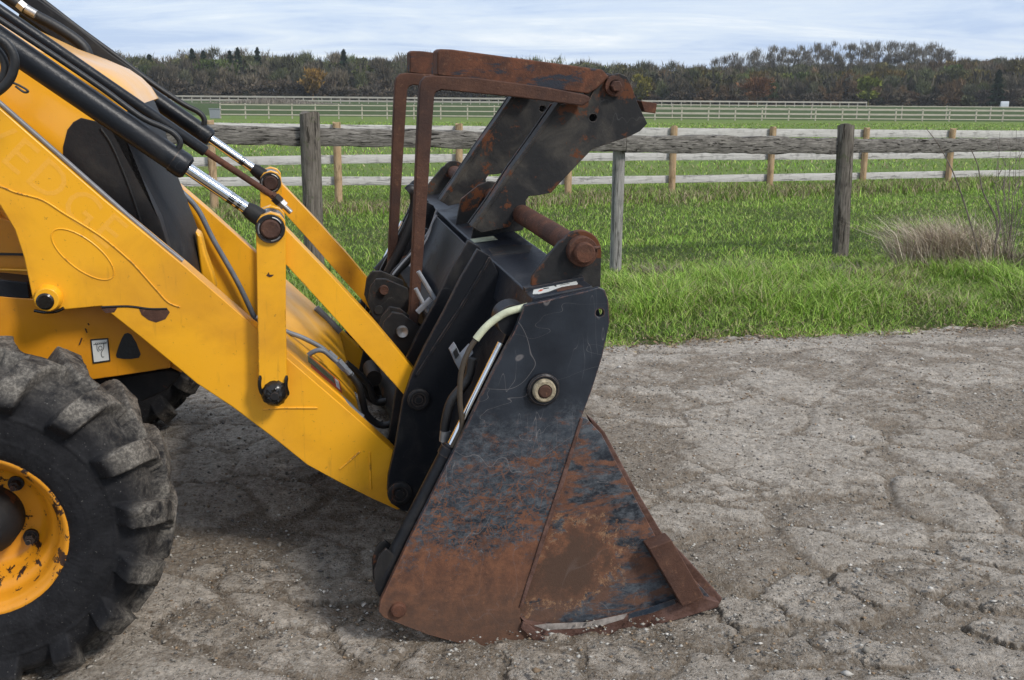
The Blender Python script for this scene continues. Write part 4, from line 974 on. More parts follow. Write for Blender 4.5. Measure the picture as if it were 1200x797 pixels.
# guards and hoses over the far ram
MB().tube(curve([P(x, y, 1.72) for x, y in [(-40, -60), (40, -6), (90, 32), (135, 65), (180, 99), (215, 122), (232, 131), (239, 139), (239, 147)]], 6), 0.011, 12).build('hydraulic_hose', RUB, r2)
g_ = PP([(-100, -110), (-20, -50), (38, -6), (90, 31), (128, 62), (165, 88), (170, 100), (150, 92), (100, 66), (76, 55), (10, 8), (-100, -70)], 1.70)
MB().prism(g_, 1.70, 1.74).build('ram_guard', PLAS, r2, bevel=0.006)
MB().tube(curve([P(x, y, 1.62) for x, y in [(-20, -22), (8, -4), (38, 16), (62, 29), (84, 43), (98, 55), (104, 68), (104, 82)]], 6), 0.021, 14).build('hydraulic_hose', RUB, r2)
b = MB(); b.tube([P(22, 4, 1.55), P(29, 10, 1.55)], 0.020, 6); b.tube([P(30, 10, 1.55), P(42, 17, 1.55)], 0.016, 12); b.build('hose_fitting', STEEL, r2)
# levelling rod: tube, rusty rod, nut
e1 = P(240, 177, 0.72); e0 = P(-90, -49, 0.72); d = (e1 - e0).normalized()
lr = MB().tube([e0, e1, e1 + d * 0.004], [0.0175, 0.0175, 0.015], 20).build('levelling_tube', RAM, LD)
r1_ = P(322, 231, 0.72); r2_ = P(341, 249, 0.72)
MB().tube([e1, r1_], 0.0105, 14).build('rusty_rod', RUST, lr); MB().tube([r1_, r2_], 0.0085, 14).build('threaded_end', STEEL, lr)
dd = (r2_ - r1_).normalized()
MB().tube([r1_ + dd * .000, r1_ + dd * 0.022], 0.019, 6).build('nut', BLKD, lr, bevel=.001); MB().tube([r1_ + dd * 0.024, r1_ + dd * 0.042], 0.017, 6).build('nut', STEEL, lr, bevel=.001)
MB().tube([r1_ - dd * .012, r1_ - dd * 0.002], 0.015, 6).build('nut', RUSTD, lr)
# black loops of hose at the left edge
for k_, (pts, rr) in enumerate([([(-40, 20), (-10, 40), (8, 52), (17, 70), (12, 92), (-4, 108), (-30, 120)], 0.0125), ([(-40, 36), (-12, 52), (2, 66), (6, 82), (-2, 98), (-30, 108)], 0.0115)]):
    MB().tube(curve([P(x, y, 0.40 + 0.02 * k_) for x, y in pts], 7), rr, 12).build('hydraulic_hose', RUB, LD)
MB().tube(curve([P(x, y, 0.40) for x, y in [(0, 98), (14, 97), (26, 102), (33, 107), (28, 108), (18, 101)]], 5), 0.003, 8).build('cable_tie', RUB, LD)

# --- bonnet (hood) and black nose grille
YC, HWd = 1.15, 0.40
def sweep(prof, name, m, floor, parent, pw=5.0, inset=0.09, sub=None, n=25, hw=None):
    """prof: centre-line points (x,z) rear to nose; rounded across Y; closed down to the floor line"""
    hw = hw or HWd; vs = []; fs = []; k_ = len(prof); vv = np.linspace(-1, 1, n)
    for i, (x, z) in enumerate(prof):
        a = Vector(prof[max(0, i - 1)]); b = Vector(prof[min(k_ - 1, i + 1)]); t = (b - a).normalized(); nrm = Vector((t.y, -t.x))   # points down/inwards
        if nrm.y > 0 and abs(t.x) > abs(t.y): nrm = -nrm
        for v in vv:
            q = inset * (1 - (1 - abs(v) ** pw) ** (1 / pw)); vs.append((x + nrm.x * -abs(q) * (1 if nrm.x > 0 else -1) if abs(nrm.x) > 0 else x, YC + v * hw, z + nrm.y * abs(q) * (1 if nrm.y < 0 else -1)))
    for i in range(k_ - 1): fs += [(i * n + j, i * n + j + 1, (i + 1) * n + j + 1, (i + 1) * n + j) for j in range(n - 1)]
    # side skins
    for j in (0, n - 1):
        m0 = len(vs); vs.extend([(fx, YC + vv[j] * hw, fz) for fx, fz in floor]); ring = [i * n + j for i in range(k_)] + [m0 + q for q in range(len(floor))]
        fs.append(tuple(ring) if j else tuple(reversed(ring)))
    return finish(name, vs, fs, m, parent, smooth=40)
HOODM = YELB
hood = PP([(-260, -120), (-160, -62), (0, 20), (76, 56), (112, 69), (140, 81), (156, 92), (168, 104), (177, 118)], YC)
MB_h = sweep(hood, 'bonnet', YELB, [(P(150, 210, YC).x, P(150, 210, YC).z), (P(-200, 330, YC).x, P(-200, 330, YC).z)], LD)
gr = PP([(176, 117), (184, 135), (193, 165), (205, 210), (217, 240), (230, 275), (238, 310), (243, 345)], YC)
# near side outline of the nose grille
side_g = PP([(74, 172), (79, 152), (86, 143), (95, 138), (112, 142), (140, 150)], YC - HWd)
low = PP([(215, 420), (120, 330), (74, 240)], YC - HWd)
grn = [(x - 0.06, z - 0.02) for x, z in PP([(150, 130), (166, 150), (178, 185), (192, 212), (210, 250), (225, 300), (238, 350), (236, 400)], YC - HWd)]
b = MB(); poly = side_g + grn + low; b.prism(poly, YC - HWd - 0.004, YC + HWd + 0.004); ng = b.build('nose_grille', PLAS, LD, bevel=0.015, seg=3)
sweep([(x, z) for x, z in gr], 'nose_front', PLAS, [(gr[-1][0] - 0.25, gr[-1][1]), (gr[0][0] - 0.2, gr[0][1] - 0.1)], ng, 2.6, 0.16, hw=HWd - 0.002)
MB().tube(curve([P(x, y, YC - HWd - 0.006) for x, y in [(118, 150), (132, 172), (150, 215), (166, 262), (176, 300)]], 5), 0.004, 8).build('trim_seam', RUB, ng)
lip = PP([(229, 270), (236, 275), (241, 296), (249, 318), (254, 336), (252, 345), (244, 345), (236, 322)], YC - 0.1)
MB().prism(lip, YC - 0.12, YC - 0.03).build('bonnet_lip', YEL, LD, bevel=0.01, seg=3)
# --- chassis
CH = PP([(-200, 315), (10, 348), (36, 350), (120, 350), (190, 385), (200, 420), (200, 431.5), (138, 441), (60, 452), (-200, 470)], 0.62)
cs = MB().prism(CH, 0.62, 1.75).build('chassis', YEL2, LD, bevel=0.004)
MB().prism(PP([(200, 395), (216, 410), (222, 425), (213, 437), (200, 431)], 0.64), 0.64, 1.70).build('front_plate', YEL2, cs, bevel=0.003)
MB().prism(PP([(-200, 470), (138, 442), (199, 433), (214, 438), (196, 458), (168, 471), (60, 490), (-200, 500)], 0.68), 0.68, 1.68).build('front_axle', BLKD, cs, bevel=0.01)
up_ = MB().prism(PP([(-260, 120), (-60, 150), (0, 255), (22, 262), (40, 330), (36, 352), (-200, 352)], 0.72), 0.72, 1.62).build('side_panel', YEL2, LD, bevel=0.004)
MB().prism(PP([(-100, 290), (0, 296.5), (30, 297), (30, 299.5), (0, 299), (-100, 293)], 0.715), 0.712, 0.73).build('panel_gap_shade', INK_SHADE, up_)  # black strip on the panel, painted for the shade in its gap
MB().prism(PP([(-200, 318), (0, 324), (36, 328), (38, 347), (0, 345), (-200, 340)], 0.66), 0.62, 0.74).build('black_rail', BLK, up_, bevel=0.004)
MB().tube([P(-100, 308, 0.70), P(0, 316, 0.70), P(32, 317, 0.70)], 0.004, 8).build('panel_edge', YEL, up_)
# rounded black triangle painted for the shade inside a hole, and the lifting-point sticker
tri = []
for cx_, cy_, a0 in ((150, 393, -150), (161, 415, -30), (140, 418, 90)):
    for k_ in range(6):
        a = R(a0 + k_ * 24); tri.append((cx_ + 4.5 * math.cos(a), cy_ + 4.5 * math.sin(a) ))
tri = [(150 - 4, 391), (150, 390), (154, 392), (160, 402), (165, 415), (163, 419), (155, 420.5), (145, 420.5), (137, 419), (136, 416), (139, 406), (143, 396)]
MB().prism(PP(tri, 0.62), 0.6180, 0.6195).build('opening_shade', INK_SHADE, cs)
stq = [(106, 397.5), (127, 396), (129.5, 423), (109, 426)]
MB().prism(PP(stq, 0.62), 0.6170, 0.6195).build('sticker_border', INK_SHADE, cs)
sti = MB().prism(PP([(107.6, 399), (125.6, 397.6), (128, 421.6), (110.4, 424)], 0.62), 0.6162, 0.6175).build('sticker', WHT, cs)
def stroke(pts, Y, r, m, parent, name='symbol'): return MB().tube(curve([P(x, y, Y) for x, y in pts], 4), r, 6).build(name, m, parent)
stroke([(109.5, 404), (125, 402)], 0.6155, 0.0009, INK_SHADE, sti)
for i in range(6): stroke([(111 + i * 2.4, 404 - i * .25), (112.8 + i * 2.4, 401.6 - i * .25)], 0.6155, 0.0008, INK_SHADE, sti)
stroke([(113.5, 404), (113.8, 409), (115.5, 412)], 0.6155, 0.0008, INK_SHADE, sti); stroke([(121.5, 403), (121.5, 408), (119.5, 411.5), (118.6, 415), (120, 418.5), (122, 418)], 0.6155, 0.0009, INK_SHADE, sti)
stroke([(117.6 + 2.1 * math.cos(t), 408 + 2.4 * math.sin(t)) for t in np.linspace(0, 6.3, 9)], 0.6155, 0.0008, INK_SHADE, sti)
for pts in ([(100, 385), (102, 390)], [(96, 396), (93, 404)], [(103, 379), (104.5, 381)]): stroke(pts, 0.6192, 0.0022, RUSTD, cs, 'scrape')
# --- cross member, pipes, decals between the arms
XM = PP([(325, 402), (345, 418), (402, 466), (424, 490), (418, 502), (400, 500), (325, 440)], YN + 0.085)
xm = MB().prism(XM, YN + 0.085, YF - 0.085).build('cross_member', YEL, LD, bevel=0.008)
MB().tube(curve([P(x, y, 0.86) for x, y in [(300, 372), (334, 388), (355, 396), (376, 407), (386, 416)]], 5), 0.0085, 12).build('hydraulic_pipe', PIPB, xm)
MB().tube(curve([P(x, y, 0.80) for x, y in [(340, 434), (350, 426), (366, 413), (378, 411), (390, 420), (399, 428)]], 5), 0.0085, 12).build('hydraulic_pipe', PIPB, xm)
b = MB(); b.tube([P(384, 413, 0.82), P(393, 421, 0.82)], 0.014, 6); b.tube([P(396, 423, 0.80), P(404, 432, 0.80)], 0.015, 6); b.tube([P(404, 432, 0.80), P(412, 440, 0.80)], 0.012, 10); b.build('pipe_union', PIPB, xm)
MB().tube(curve([P(x, y, 0.80) for x, y in [(410, 438), (420, 452), (425, 470), (430, 486), (445, 498), (460, 495), (468, 480), (470, 462)]], 6), 0.0125, 12).build('hydraulic_hose', RUB, xm)
MB().tube(curve([P(x, y, 0.95) for x, y in [(405, 425), (418, 436), (432, 452), (440, 470), (452, 470)]], 6), 0.012, 12).build('hydraulic_hose', RUB, xm)
MB().tube(curve([P(x, y, 0.63) for x, y in [(384, 455), (390, 461), (405, 473), (416, 484), (424, 490)]], 5), [0.010] * 6 + [0.014] * 15, 12).build('hydraulic_pipe', PIPB, xm)
MB().tube([P(370, 361, 1.70), P(398, 389, 1.70)], 0.016, 12).build('pipe_sleeve', PIPE, xm)
def onx(s_, t_, lift=0.0015):
    """point on the sloping top of the cross member: s_ along the slope, t_ across"""
    a = Vector((XM[1][0], 0, XM[1][1])); b_ = Vector((XM[2][0], 0, XM[2][1])); nn = Vector((-(b_ - a).z, 0, (b_ - a).x)).normalized()
    q = a + (b_ - a) * s_ + nn * lift; q.y = t_; return q
def quadx(s0, s1, t0, t1, lift, m, name):
    v = [onx(s0, t0, lift), onx(s1, t0, lift), onx(s1, t1, lift), onx(s0, t1, lift)]; w_ = [onx(s0, t0, 0), onx(s1, t0, 0), onx(s1, t1, 0), onx(s0, t1, 0)]
    return MB().add(v + w_, [(0, 1, 2, 3), (7, 6, 5, 4), (0, 4, 5, 1), (1, 5, 6, 2), (2, 6, 7, 3), (3, 7, 4, 0)]).build(name, m, xm)
quadx(0.35, 1.0, 0.66, 0.80, 0.0012, REDD, 'warning_decal'); quadx(0.30, 0.85, 0.70, 0.78, 0.002, GRND, 'warning_decal'); quadx(0.88, 0.96, 0.68, 0.78, 0.002, WHT, 'warning_decal')

# --- wheels
def wheel(cx, cz, y0, name='front_wheel', rot=0.0):
    wroot = MB().lathe([(0.10, 0.0), (0.10, 0.02)], (0, 0, 0), 8).build(name, None, LD); wroot.data.clear_geometry()
    wroot.location = (cx, y0, cz); wroot.scale = (1, 1.2, 1); Rt, Wd = 0.445, 0.30
    # tyre profile: (y, r) outer bead -> tread -> inner bead
    TS = 0.016; ctrl = [(0.035, 0.218), (0.012, 0.232), (0.000, 0.268), (0.000, 0.325), (0.008, 0.368), (0.018, 0.392), (0.040, 0.414), (0.080, 0.428), (0.150, 0.434), (0.220, 0.428), (0.260, 0.414), (0.282, 0.392), (0.292, 0.368), (0.300, 0.32), (0.298, 0.26), (0.265, 0.218)]
    pc = [p for p in curve([(a, b_ + (TS if b_ > 0.36 else 0), 0) for a, b_ in ctrl], 12)]; pr_ = np.array([(p.x, p.y) for p in pc]); ns = len(pr_); nth = 720
    tg = np.gradient(pr_, axis=0); tg /= np.linalg.norm(tg, axis=1, keepdims=True); nr = np.stack([-tg[:, 1], tg[:, 0]], -1); nr[nr[:, 1] * 0 + (pr_[:, 0] - 0.15) * nr[:, 0] + (pr_[:, 1] - 0.3) * nr[:, 1] < 0] *= -1
    th = np.arange(nth) * 2 * PI / nth; TH, S = np.meshgrid(th, np.arange(ns), indexing='ij')
    yv = pr_[:, 0][S]; rv = pr_[:, 1][S]
    rel = (yv - 0.15) / 0.15                       # -1 outer .. 1 inner
    depth_in = sstep(0.325, 0.385, rv)             # lugs run over the shoulder
    NL = 16
    arc = np.cumsum(np.r_[0, np.linalg.norm(np.diff(pr_, axis=0), axis=1)]); mid = arc[ns // 2]; sa = (arc - mid)[S]
    lug = np.zeros_like(TH)
    for side in (-1, 1):
        ph = (TH * NL / (2 * PI) + (0.5 if side > 0 else 0)) ; u = side * sa                 # 0 at the centre, grows to the shoulder
        skew = 0.62 * np.sqrt(np.clip(u, 0, 1) / 0.26); f = ph - skew; f = f - np.floor(f); wv = 0.205 + 0.035 * np.clip(u / 0.2, 0, 1)
        cdist = np.abs(f - 0.5)
        m = sstep(wv + 0.005, wv - 0.05, cdist) * sstep(-0.03, 0.0, u) * sstep(0.350, 0.392, rv)
        lug = np.maximum(lug, m)
    wear = fbm(TH * 8, S * 0.12, 1.0, 3, 3)
    hgt = lug * 0.040 * (0.88 + 0.24 * wear) + 0.002 * (fbm(TH * 40, S * 0.5, 1.0, 3, 8) - 0.5)
    ring = np.exp(-((rv - 0.352) / 0.003) ** 2) * (yv < 0.15) * 0.004 + np.exp(-((rv - 0.285) / 0.0015) ** 2) * (yv < .15) * 0.0015
    hgt = hgt + ring
    yy = yv + nr[:, 0][S] * hgt; rr = rv + nr[:, 1][S] * hgt
    V = np.stack([rr * np.cos(TH + rot), yy, rr * np.sin(TH + rot)], -1); V[..., 2] = np.maximum(V[..., 2], -cz)
    i = np.arange(nth * ns).reshape(nth, ns); j = np.roll(i, -1, 0); F = np.stack([i[:, :-1], i[:, 1:], j[:, 1:], j[:, :-1]], -1).reshape(-1, 4)
    dust = np.clip(sstep(0.385, 0.45, rr) * (0.45 + 0.6 * lug) , 0, 1)
    kt_ = bpy.data.materials.get('tyre_rubber')
    if not kt_:
        q = Mt('tyre_rubber', 0.8); du = q.attr('dust').outputs['Fac']; nn = q.noise(16, 7, 0.68, 0.3); n_b = q.noise(120, 4, 0.7)
        c_ = q.mix(q.mr(nn, 0.35, 0.7), (0.008, 0.008, 0.0095), (0.017, 0.017, 0.019)); q.b.inputs['Specular IOR Level'].default_value = 0.22
        dm = q.math('MULTIPLY', du, q.mr(nn, 0.30, 0.62))
        c_ = q.mix(q.math('MULTIPLY', dm, 0.9), c_, q.mix(q.mr(n_b, 0.4, 0.65), (0.10, 0.090, 0.077), (0.235, 0.212, 0.18)))
        c_ = q.mix(q.mr(q.noise(200, 2, 0.6), 0.70, 0.74, 0, 0.6), c_, (0.25, 0.24, 0.22))
        q.col(c_); q.bump(q.math('ADD', q.math('MULTIPLY', nn, 1.0), q.math('MULTIPLY', n_b, 0.35)), 0.004); kt_ = q.m
    ty = fast_mesh('tyre', V.reshape(-1, 3), F, kt_, wroot, {'dust': dust.ravel()}, True)
    bmx = bmesh.new(); bmx.from_mesh(ty.data); bmesh.ops.recalc_face_normals(bmx, faces=bmx.faces); bmx.to_mesh(ty.data); bmx.free()
    MB().lathe([(0.262, 0.225), (0.06, 0.214), (0.040, 0.214), (0.026, 0.222), (0.018, 0.231), (0.014, 0.231), (0.012, 0.226), (0.016, 0.218), (0.024, 0.212), (0.030, 0.206), (0.036, 0.200), (0.060, 0.196), (0.072, 0.190), (0.078, 0.178), (0.090, 0.166), (0.112, 0.158), (0.128, 0.146), (0.134, 0.130), (0.136, 0.085), (0.15, 0.083), (0.15, 0.0)], (0, 0, 0), 96).build('rim', YELR, wroot, smooth=50)
    b = MB(); b.lathe([(0.14, 0.092), (0.085, 0.088), (0.060, 0.078), (0.040, 0.055), (0.036, 0.0)], (0, 0, 0), 48); b.build('hub', BLKD, wroot)
    for k_ in range(4):
        a = R(50 + k_ * 92); p_ = Vector((0.122 * math.cos(a), 0, 0.122 * math.sin(a)))
        nb_ = MB().lathe([(0.135, 0.021), (0.124, 0.021), (0.124, 0.0)], tuple(p_), 16); nb_.lathe([(0.124, 0.014), (0.106, 0.014), (0.106, 0.0)], tuple(p_), 6); nb_.lathe([(0.106, 0.008), (0.094, 0.008), (0.094, 0.0)], tuple(p_), 10)
        nb_.build('wheel_nut', BLKD, wroot, bevel=0.001)
    return wroot
wc = P(-30, 637, 0.02)
wheel(wc.x, 0.455, 0.02, rot=0.13)
wf = wheel(wc.x + 0.0, 0.449, 2.36, rot=0.5); wf.scale = (1, -1.2, 1)
MB().tube([(wc.x, 0.15, 0.43), (wc.x, 2.2, 0.43)], 0.075, 16).build('axle_beam', BLKD, LD)

# --- bucket
YB = 0.0
S_ = [(615, 358), (650, 350), (690, 340.5), (702, 337), (709, 340), (713, 352), (714.5, 378), (706, 418), (694, 456), (681, 491), (660, 560), (633, 641), (609, 711), (611, 729), (639, 749), (636, 755), (593, 757.5), (549, 757), (501, 744), (450, 724), (444, 717), (446, 704), (480, 632), (532, 529), (576, 439), (603, 388)]
sidep = PP(S_, YB)
hole = P(703, 367, 0)
bk = MB()
# shell: rolled back plate
shell_c = PP([(636, 362), (618, 400), (596, 450), (574, 505), (556, 565), (545, 630), (548, 690), (572, 735), (612, 748)], YB)
def sheet(path, th):
    n = len(path); out = []
    for sgn in (1, -1):
        row = []
        for i in range(n):
            a = Vector(path[max(0, i - 1)]); b_ = Vector(path[min(n - 1, i + 1)]); t = (b_ - a).normalized(); nn = Vector((-t.y, t.x)) * th / 2 * sgn; row.append((path[i][0] + nn.x, path[i][1] + nn.y))
        out += row if sgn > 0 else row[::-1]
    return out
sh_f = [tuple(v)[:2] for v in curve([(a, b_, 0) for a, b_ in shell_c], 5)]
bk.prism(sheet(sh_f, 0.012), 0.02, W_B - 0.02)
bucket = bk.build('bucket', BLK, LD, smooth=40)
def both(fn):
    fn(lambda y: y); fn(lambda y: W_B - y)
for mir in (False, True):
    f = (lambda a, b_: (a, b_)) if not mir else (lambda a, b_: (W_B - b_, W_B - a))
    y0, y1 = f(0.0, 0.02); sp_ = MB().prism(sidep, y0, y1, (hole.x, hole.z, 0.012)).build('side_plate', SIDE, bucket, bevel=0.0025)
    # worn bright lip along the top and right edges
    # clam side
    cl_c = [(676, 488), (688, 491), (705, 509), (737, 570), (769, 630), (800, 664), (836, 704), (795, 718), (707, 738), (646, 742), (622, 737), (596, 715), (640, 600)]
    if not mir:
        cc_ = P(672, 672, 0); CLAM = m_side('clam_plate_paint', 0.3, 0.9, (cc_.x - 0.01, cc_.z, 0.135))
    y0, y1 = f(0.012, 0.032); cp_ = MB().prism(PP(cl_c, 0.012), y0, y1).build('clam_side', CLAM, bucket, bevel=0.002)
    y0, y1 = f(-0.006, 0.034); MB().prism(PP([(609, 722), (618, 729), (646, 734), (690, 731), (740, 719), (790, 706), (822, 699), (843, 705), (841, 711), (795, 725), (750, 736), (707, 744), (646, 746.5), (622, 738.5)], 0), y0, y1).build('skid_strip', RUSTB, cp_, bevel=0.004)
    y0, y1 = f(0.030, 0.062); MB().prism(PP([(690, 489), (697, 494), (709, 507), (741, 566), (776, 625), (810, 660), (847, 702), (843, 709), (825, 700), (765, 632), (730, 572), (700, 512)], 0.03), y0, y1).build('edge_bar', RUSTB, cp_, bevel=0.004)
    y0, y1 = f(-0.045, 0.012); MB().prism(PP([(760, 643), (787, 633), (826, 700), (800, 712)], -0.045), y0, y1).build('wear_block', RUSTD, cp_, bevel=0.004)
    y0, y1 = f(-0.012, 0.0)
    wl = PP([(612, 727), (618, 729), (640, 748), (640, 755), (628, 752), (609, 734)], 0); MB().prism(wl, y0, y1).build('scraper_lip', RUSTB, sp_, bevel=0.003)
    y0, y1 = f(-0.005, 0.003); MB().prism(PP([(680, 489), (683, 491), (662, 562), (635, 643), (612, 711), (608, 711), (630, 641), (657, 560)], 0), y0, y1).build('seam_lip', RUSTB, sp_, bevel=0.002)
    y0, y1 = f(-0.0075, -0.0055); MB().prism(PP([(626, 733), (640, 731), (690, 729), (712, 724), (735, 719), (731, 725), (705, 733), (680, 736), (640, 738)], -0.006), y0, y1).build('worn_strip', CRUSTW, cp_)
    MB().prism(PP([(737, 719), (760, 712), (790, 702), (792, 707), (765, 718), (736, 725)], -0.006), y0, y1).build('paint_remnant', BLKB, cp_)
    # boss and pins
    c = P(638, 458, -0.02)
    y0 = 0.0 if not mir else W_B; sg_ = 1 if not mir else -1
    MB().lathe([(0.002 * sg_, 0.048), (-0.012 * sg_, 0.047), (-0.016 * sg_, 0.042), (-0.014 * sg_, 0.033)], (c.x, y0, c.z), 40).build('boss_ring', BLK, sp_)
    MB().lathe([(-0.010 * sg_, 0.034), (-0.024 * sg_, 0.033), (-0.028 * sg_, 0.029), (-0.028 * sg_, 0.021), (-0.020 * sg_, 0.0195)], (c.x, y0, c.z), 36).build('boss_sleeve', CRUST, sp_)
    MB().lathe([(-0.018 * sg_, 0.020), (-0.030 * sg_, 0.019), (-0.033 * sg_, 0.015), (-0.033 * sg_, 0.0)], (c.x, y0, c.z), 10).build('pin', RUSTD, sp_)
    c = P(467, 716, -0.01); MB().lathe([(0.0, 0.0235), (-0.010 * sg_, 0.0225), (-0.014 * sg_, 0.018), (-0.015 * sg_, 0.0)], (c.x, y0, c.z), 28).build('pin', RUST, sp_)
    # clam ram behind the side plate's rear edge
    Yr = 0.045 if not mir else W_B - 0.045
    def Q(x, y): q = P(x, y, 0.045); q.y = Yr; return q
    a_, b_ = Q(588, 402), Q(529, 521); c_, d_ = Q(527, 524), Q(449, 676)
    rb = MB().tube([c_, c_ + (d_ - c_) * 0.06, c_ + (d_ - c_) * 0.06, d_], [0.026, 0.026, 0.0225, 0.0225], 20).build('clam_ram', BLK, bucket)
    MB().tube([a_, b_], 0.0125, 18).build('chrome_rod', CHR, rb)
    MB().tube([b_ + (c_ - b_) * 0.2, c_ + (d_ - c_) * 0.02], 0.019, 16).build('gland', BLK, rb)
    lg = [(444, 650), (452, 642), (462, 650), (470, 690), (462, 706), (447, 704), (439, 688), (438, 668)]
    for k_ in (0.024, 0.085):
        y0, y1 = f(k_, k_ + 0.012); MB().prism([(x, z) for x, z in PP(lg, 0.03)], y0, y1).build('clevis_plate', BLKD, rb, bevel=0.003)
    y0 = 0.09 if not mir else W_B - 0.09
    # reinforcing rib beside the ram, down the back of the shell
    y0, y1 = f(0.10, 0.115); MB().prism(PP([(600, 372), (618, 362), (600, 430), (566, 520), (548, 600), (545, 660), (525, 640), (520, 600), (545, 520), (575, 440)], 0.10), y0, y1).build('rib', BLK, bucket, bevel=0.002)
# floor plate with cutting edge
fl = PP([(600, 742), (650, 741), (707, 737), (795, 717), (840, 705)], 0.03)
MB().prism(sheet(fl, 0.014), 0.034, W_B - 0.034).build('floor_plate', RUSTD, bucket)
MB().prism(sheet(PP([(676, 488), (668, 520), (650, 600), (620, 690), (606, 735)], 0.03), 0.012), 0.034, W_B - 0.034).build('clam_back', RUSTD, bucket)
# top beam
TB = PP([(627, 350.5), (697, 336.5), (707, 372), (700, 384), (640, 400), (617, 392)], YB)
beam = MB().prism(TB, 0.021, W_B - 0.021).build('top_beam', TOPB, bucket, bevel=0.006)
A_ = Vector((TB[0][0], 0, TB[0][1])); B_ = Vector((TB[1][0], 0, TB[1][1])); nb2 = Vector((-(B_ - A_).z, 0, (B_ - A_).x)).normalized()
def top(s_, y, lift=0.0): q = A_ + (B_ - A_) * s_ + nb2 * lift; q.y = y; return q
def toppoly(pts, l0, l1, m, name, parent=None):
    n = len(pts); v = [top(a, b_, l1) for a, b_ in pts] + [top(a, b_, l0) for a, b_ in pts]
    return MB().add(v, [tuple(range(n)), tuple(range(2 * n - 1, n - 1, -1))] + [(i, (i + 1) % n, n + (i + 1) % n, n + i) for i in range(n)]).build(name, m, parent or beam, smooth=0)
toppoly([(0.04, 0.055), (0.12, 0.045), (0.30, 0.05), (0.42, 0.062), (0.55, 0.072), (0.70, 0.07), (0.80, 0.060), (0.84, 0.075), (0.86, 0.105), (0.3, 0.108), (0.12, 0.10)], 0, 0.0012, WHT, 'torn_label')
toppoly([(0.15, 0.070), (0.2, 0.066), (0.26, 0.078), (0.22, 0.086)], 0.001, 0.0018, REDD, 'label_print'); toppoly([(0.27, 0.082), (0.36, 0.080), (0.36, 0.090), (0.27, 0.092)], 0.001, 0.0018, INK_SHADE, 'label_print')
toppoly([(0.47, 0.085), (0.50, 0.085), (0.50, 0.100), (0.47, 0.100)], 0.001, 0.0018, INK_SHADE, 'label_print'); toppoly([(0.56, 0.088), (0.72, 0.088), (0.72, 0.092), (0.56, 0.092)], 0.001, 0.0018, INK_SHADE, 'label_print')
toppoly([(0.42, 0.03), (0.85, 0.028), (0.84, 0.058), (0.70, 0.066), (0.55, 0.068), (0.44, 0.055)], 0, 0.0008, RUST, 'rust_patch')
toppoly([(0.02, 0.93), (0.5, 0.91), (0.5, 0.99), (0.02, 1.01)], 0, 0.0012, CREAM, 'faded_label')
toppoly([(0.1, 0.66), (0.75, 0.60), (0.95, 0.70), (0.5, 0.80), (0.15, 0.78)], 0, 0.0006, HANG, 'scuffed_patch')
toppoly([(-0.02, 0.10), (1.0, 0.10), (1.0, 0.125), (-0.02, 0.125)], -0.002, 0.010, TOPB, 'weld_strip')
# shaft lugs and shaft
sx, sz = 0.288, P(683, 295, 0.09).z
sx = P(683, 295, 0.09).x
def lug(pts, Yt, y0, y1, name='shaft_lug'): return MB().prism(PP(pts, Yt), y0, y1).build(name, HANG, bucket, bevel=0.003)
lugp = [(623, 334), (624, 324), (640, 303), (656, 284)] + [(681 + 24 * math.cos(R(a)), 295 + 25 * math.sin(R(a))) for a in range(-145, 1, 12)] + [(704, 335), (700, 345), (630, 352)]
lug(lugp, 0.115, 0.115, 0.135); 
lgm = PP(lugp, 0.115)
MB().prism(lgm, W_B - 0.135, W_B - 0.115).build('shaft_lug', HANG, bucket, bevel=0.003)
for y0 in (1.02, 1.36):
    cx2, cz2 = sx, sz
    pts = [(sx - 0.15, TB[0][1] - 0.0), (sx - 0.13, sz - 0.01), (sx - 0.06, sz + 0.045), (sx - 0.02, sz + 0.06), (sx + 0.025, sz + 0.055), (sx + 0.055, sz + 0.02), (sx + 0.06, sz - 0.03), (sx + 0.045, TB[1][1])]
    MB().prism(pts, y0, y0 + 0.016).build('shaft_lug', HANG, bucket, bevel=0.003)
shaft = MB().tube([(sx, 0.10, sz), (sx, W_B - 0.1, sz)], 0.034, 28).build('fork_shaft', RUST, bucket)
MB().lathe([(0.115, 0.043), (0.085, 0.043), (0.083, 0.041), (0.083, 0)], (sx, 0, sz), 32).build('shaft_collar', RUST, shaft)
MB().lathe([(0.084, 0.030), (0.066, 0.030), (0.062, 0.026), (0.062, 0)], (sx, 0, sz), 32).build('shaft_end', RUST, shaft)
MB().tube([(sx + 0.02, 0.075, sz + 0.012), (sx + 0.045, 0.075, sz + 0.014)], 0.005, 10).build('split_pin', RUSTB, shaft)
# hinge plates on the back of the shell
HP = [(560, 292), (574, 300), (600, 352), (590, 420), (560, 480), (530, 560), (508, 590), (486, 600), (472, 599), (458, 590), (454, 575), (455, 558), (463, 524), (472, 470), (482, 440), (497, 408), (520, 366), (540, 326)]
hp = PP(HP, YN - 0.07)
for y0 in (YN - 0.07, YN + 0.095, YF - 0.2, YF - 0.035):
    h_ = MB().prism(hp, y0, y0 + 0.025).build('hinge_plate', BLK, bucket, bevel=0.003)
    for (px, py, r_) in ((490, 467, 0.036), (468, 577, 0.040)):
        c = P(px, py, YN - 0.07); b = MB()
        b.lathe([(0.0, r_), (-0.014, r_), (-0.018, r_ * 0.85), (-0.018, r_ * 0.62), (-0.012, r_ * 0.58), (-0.012, r_ * 0.38), (-0.020, r_ * 0.34), (-0.020, 0)], (c.x, y0, c.z), 30)
        b.build('pin_boss', BLKD, h_) if y0 in (YN - 0.07, YF - 0.2) else None
hp2 = PP([(565, 300), (580, 305), (560, 370), (520, 430), (498, 470), (485, 448), (500, 412), (530, 352)], YN + 0.1)
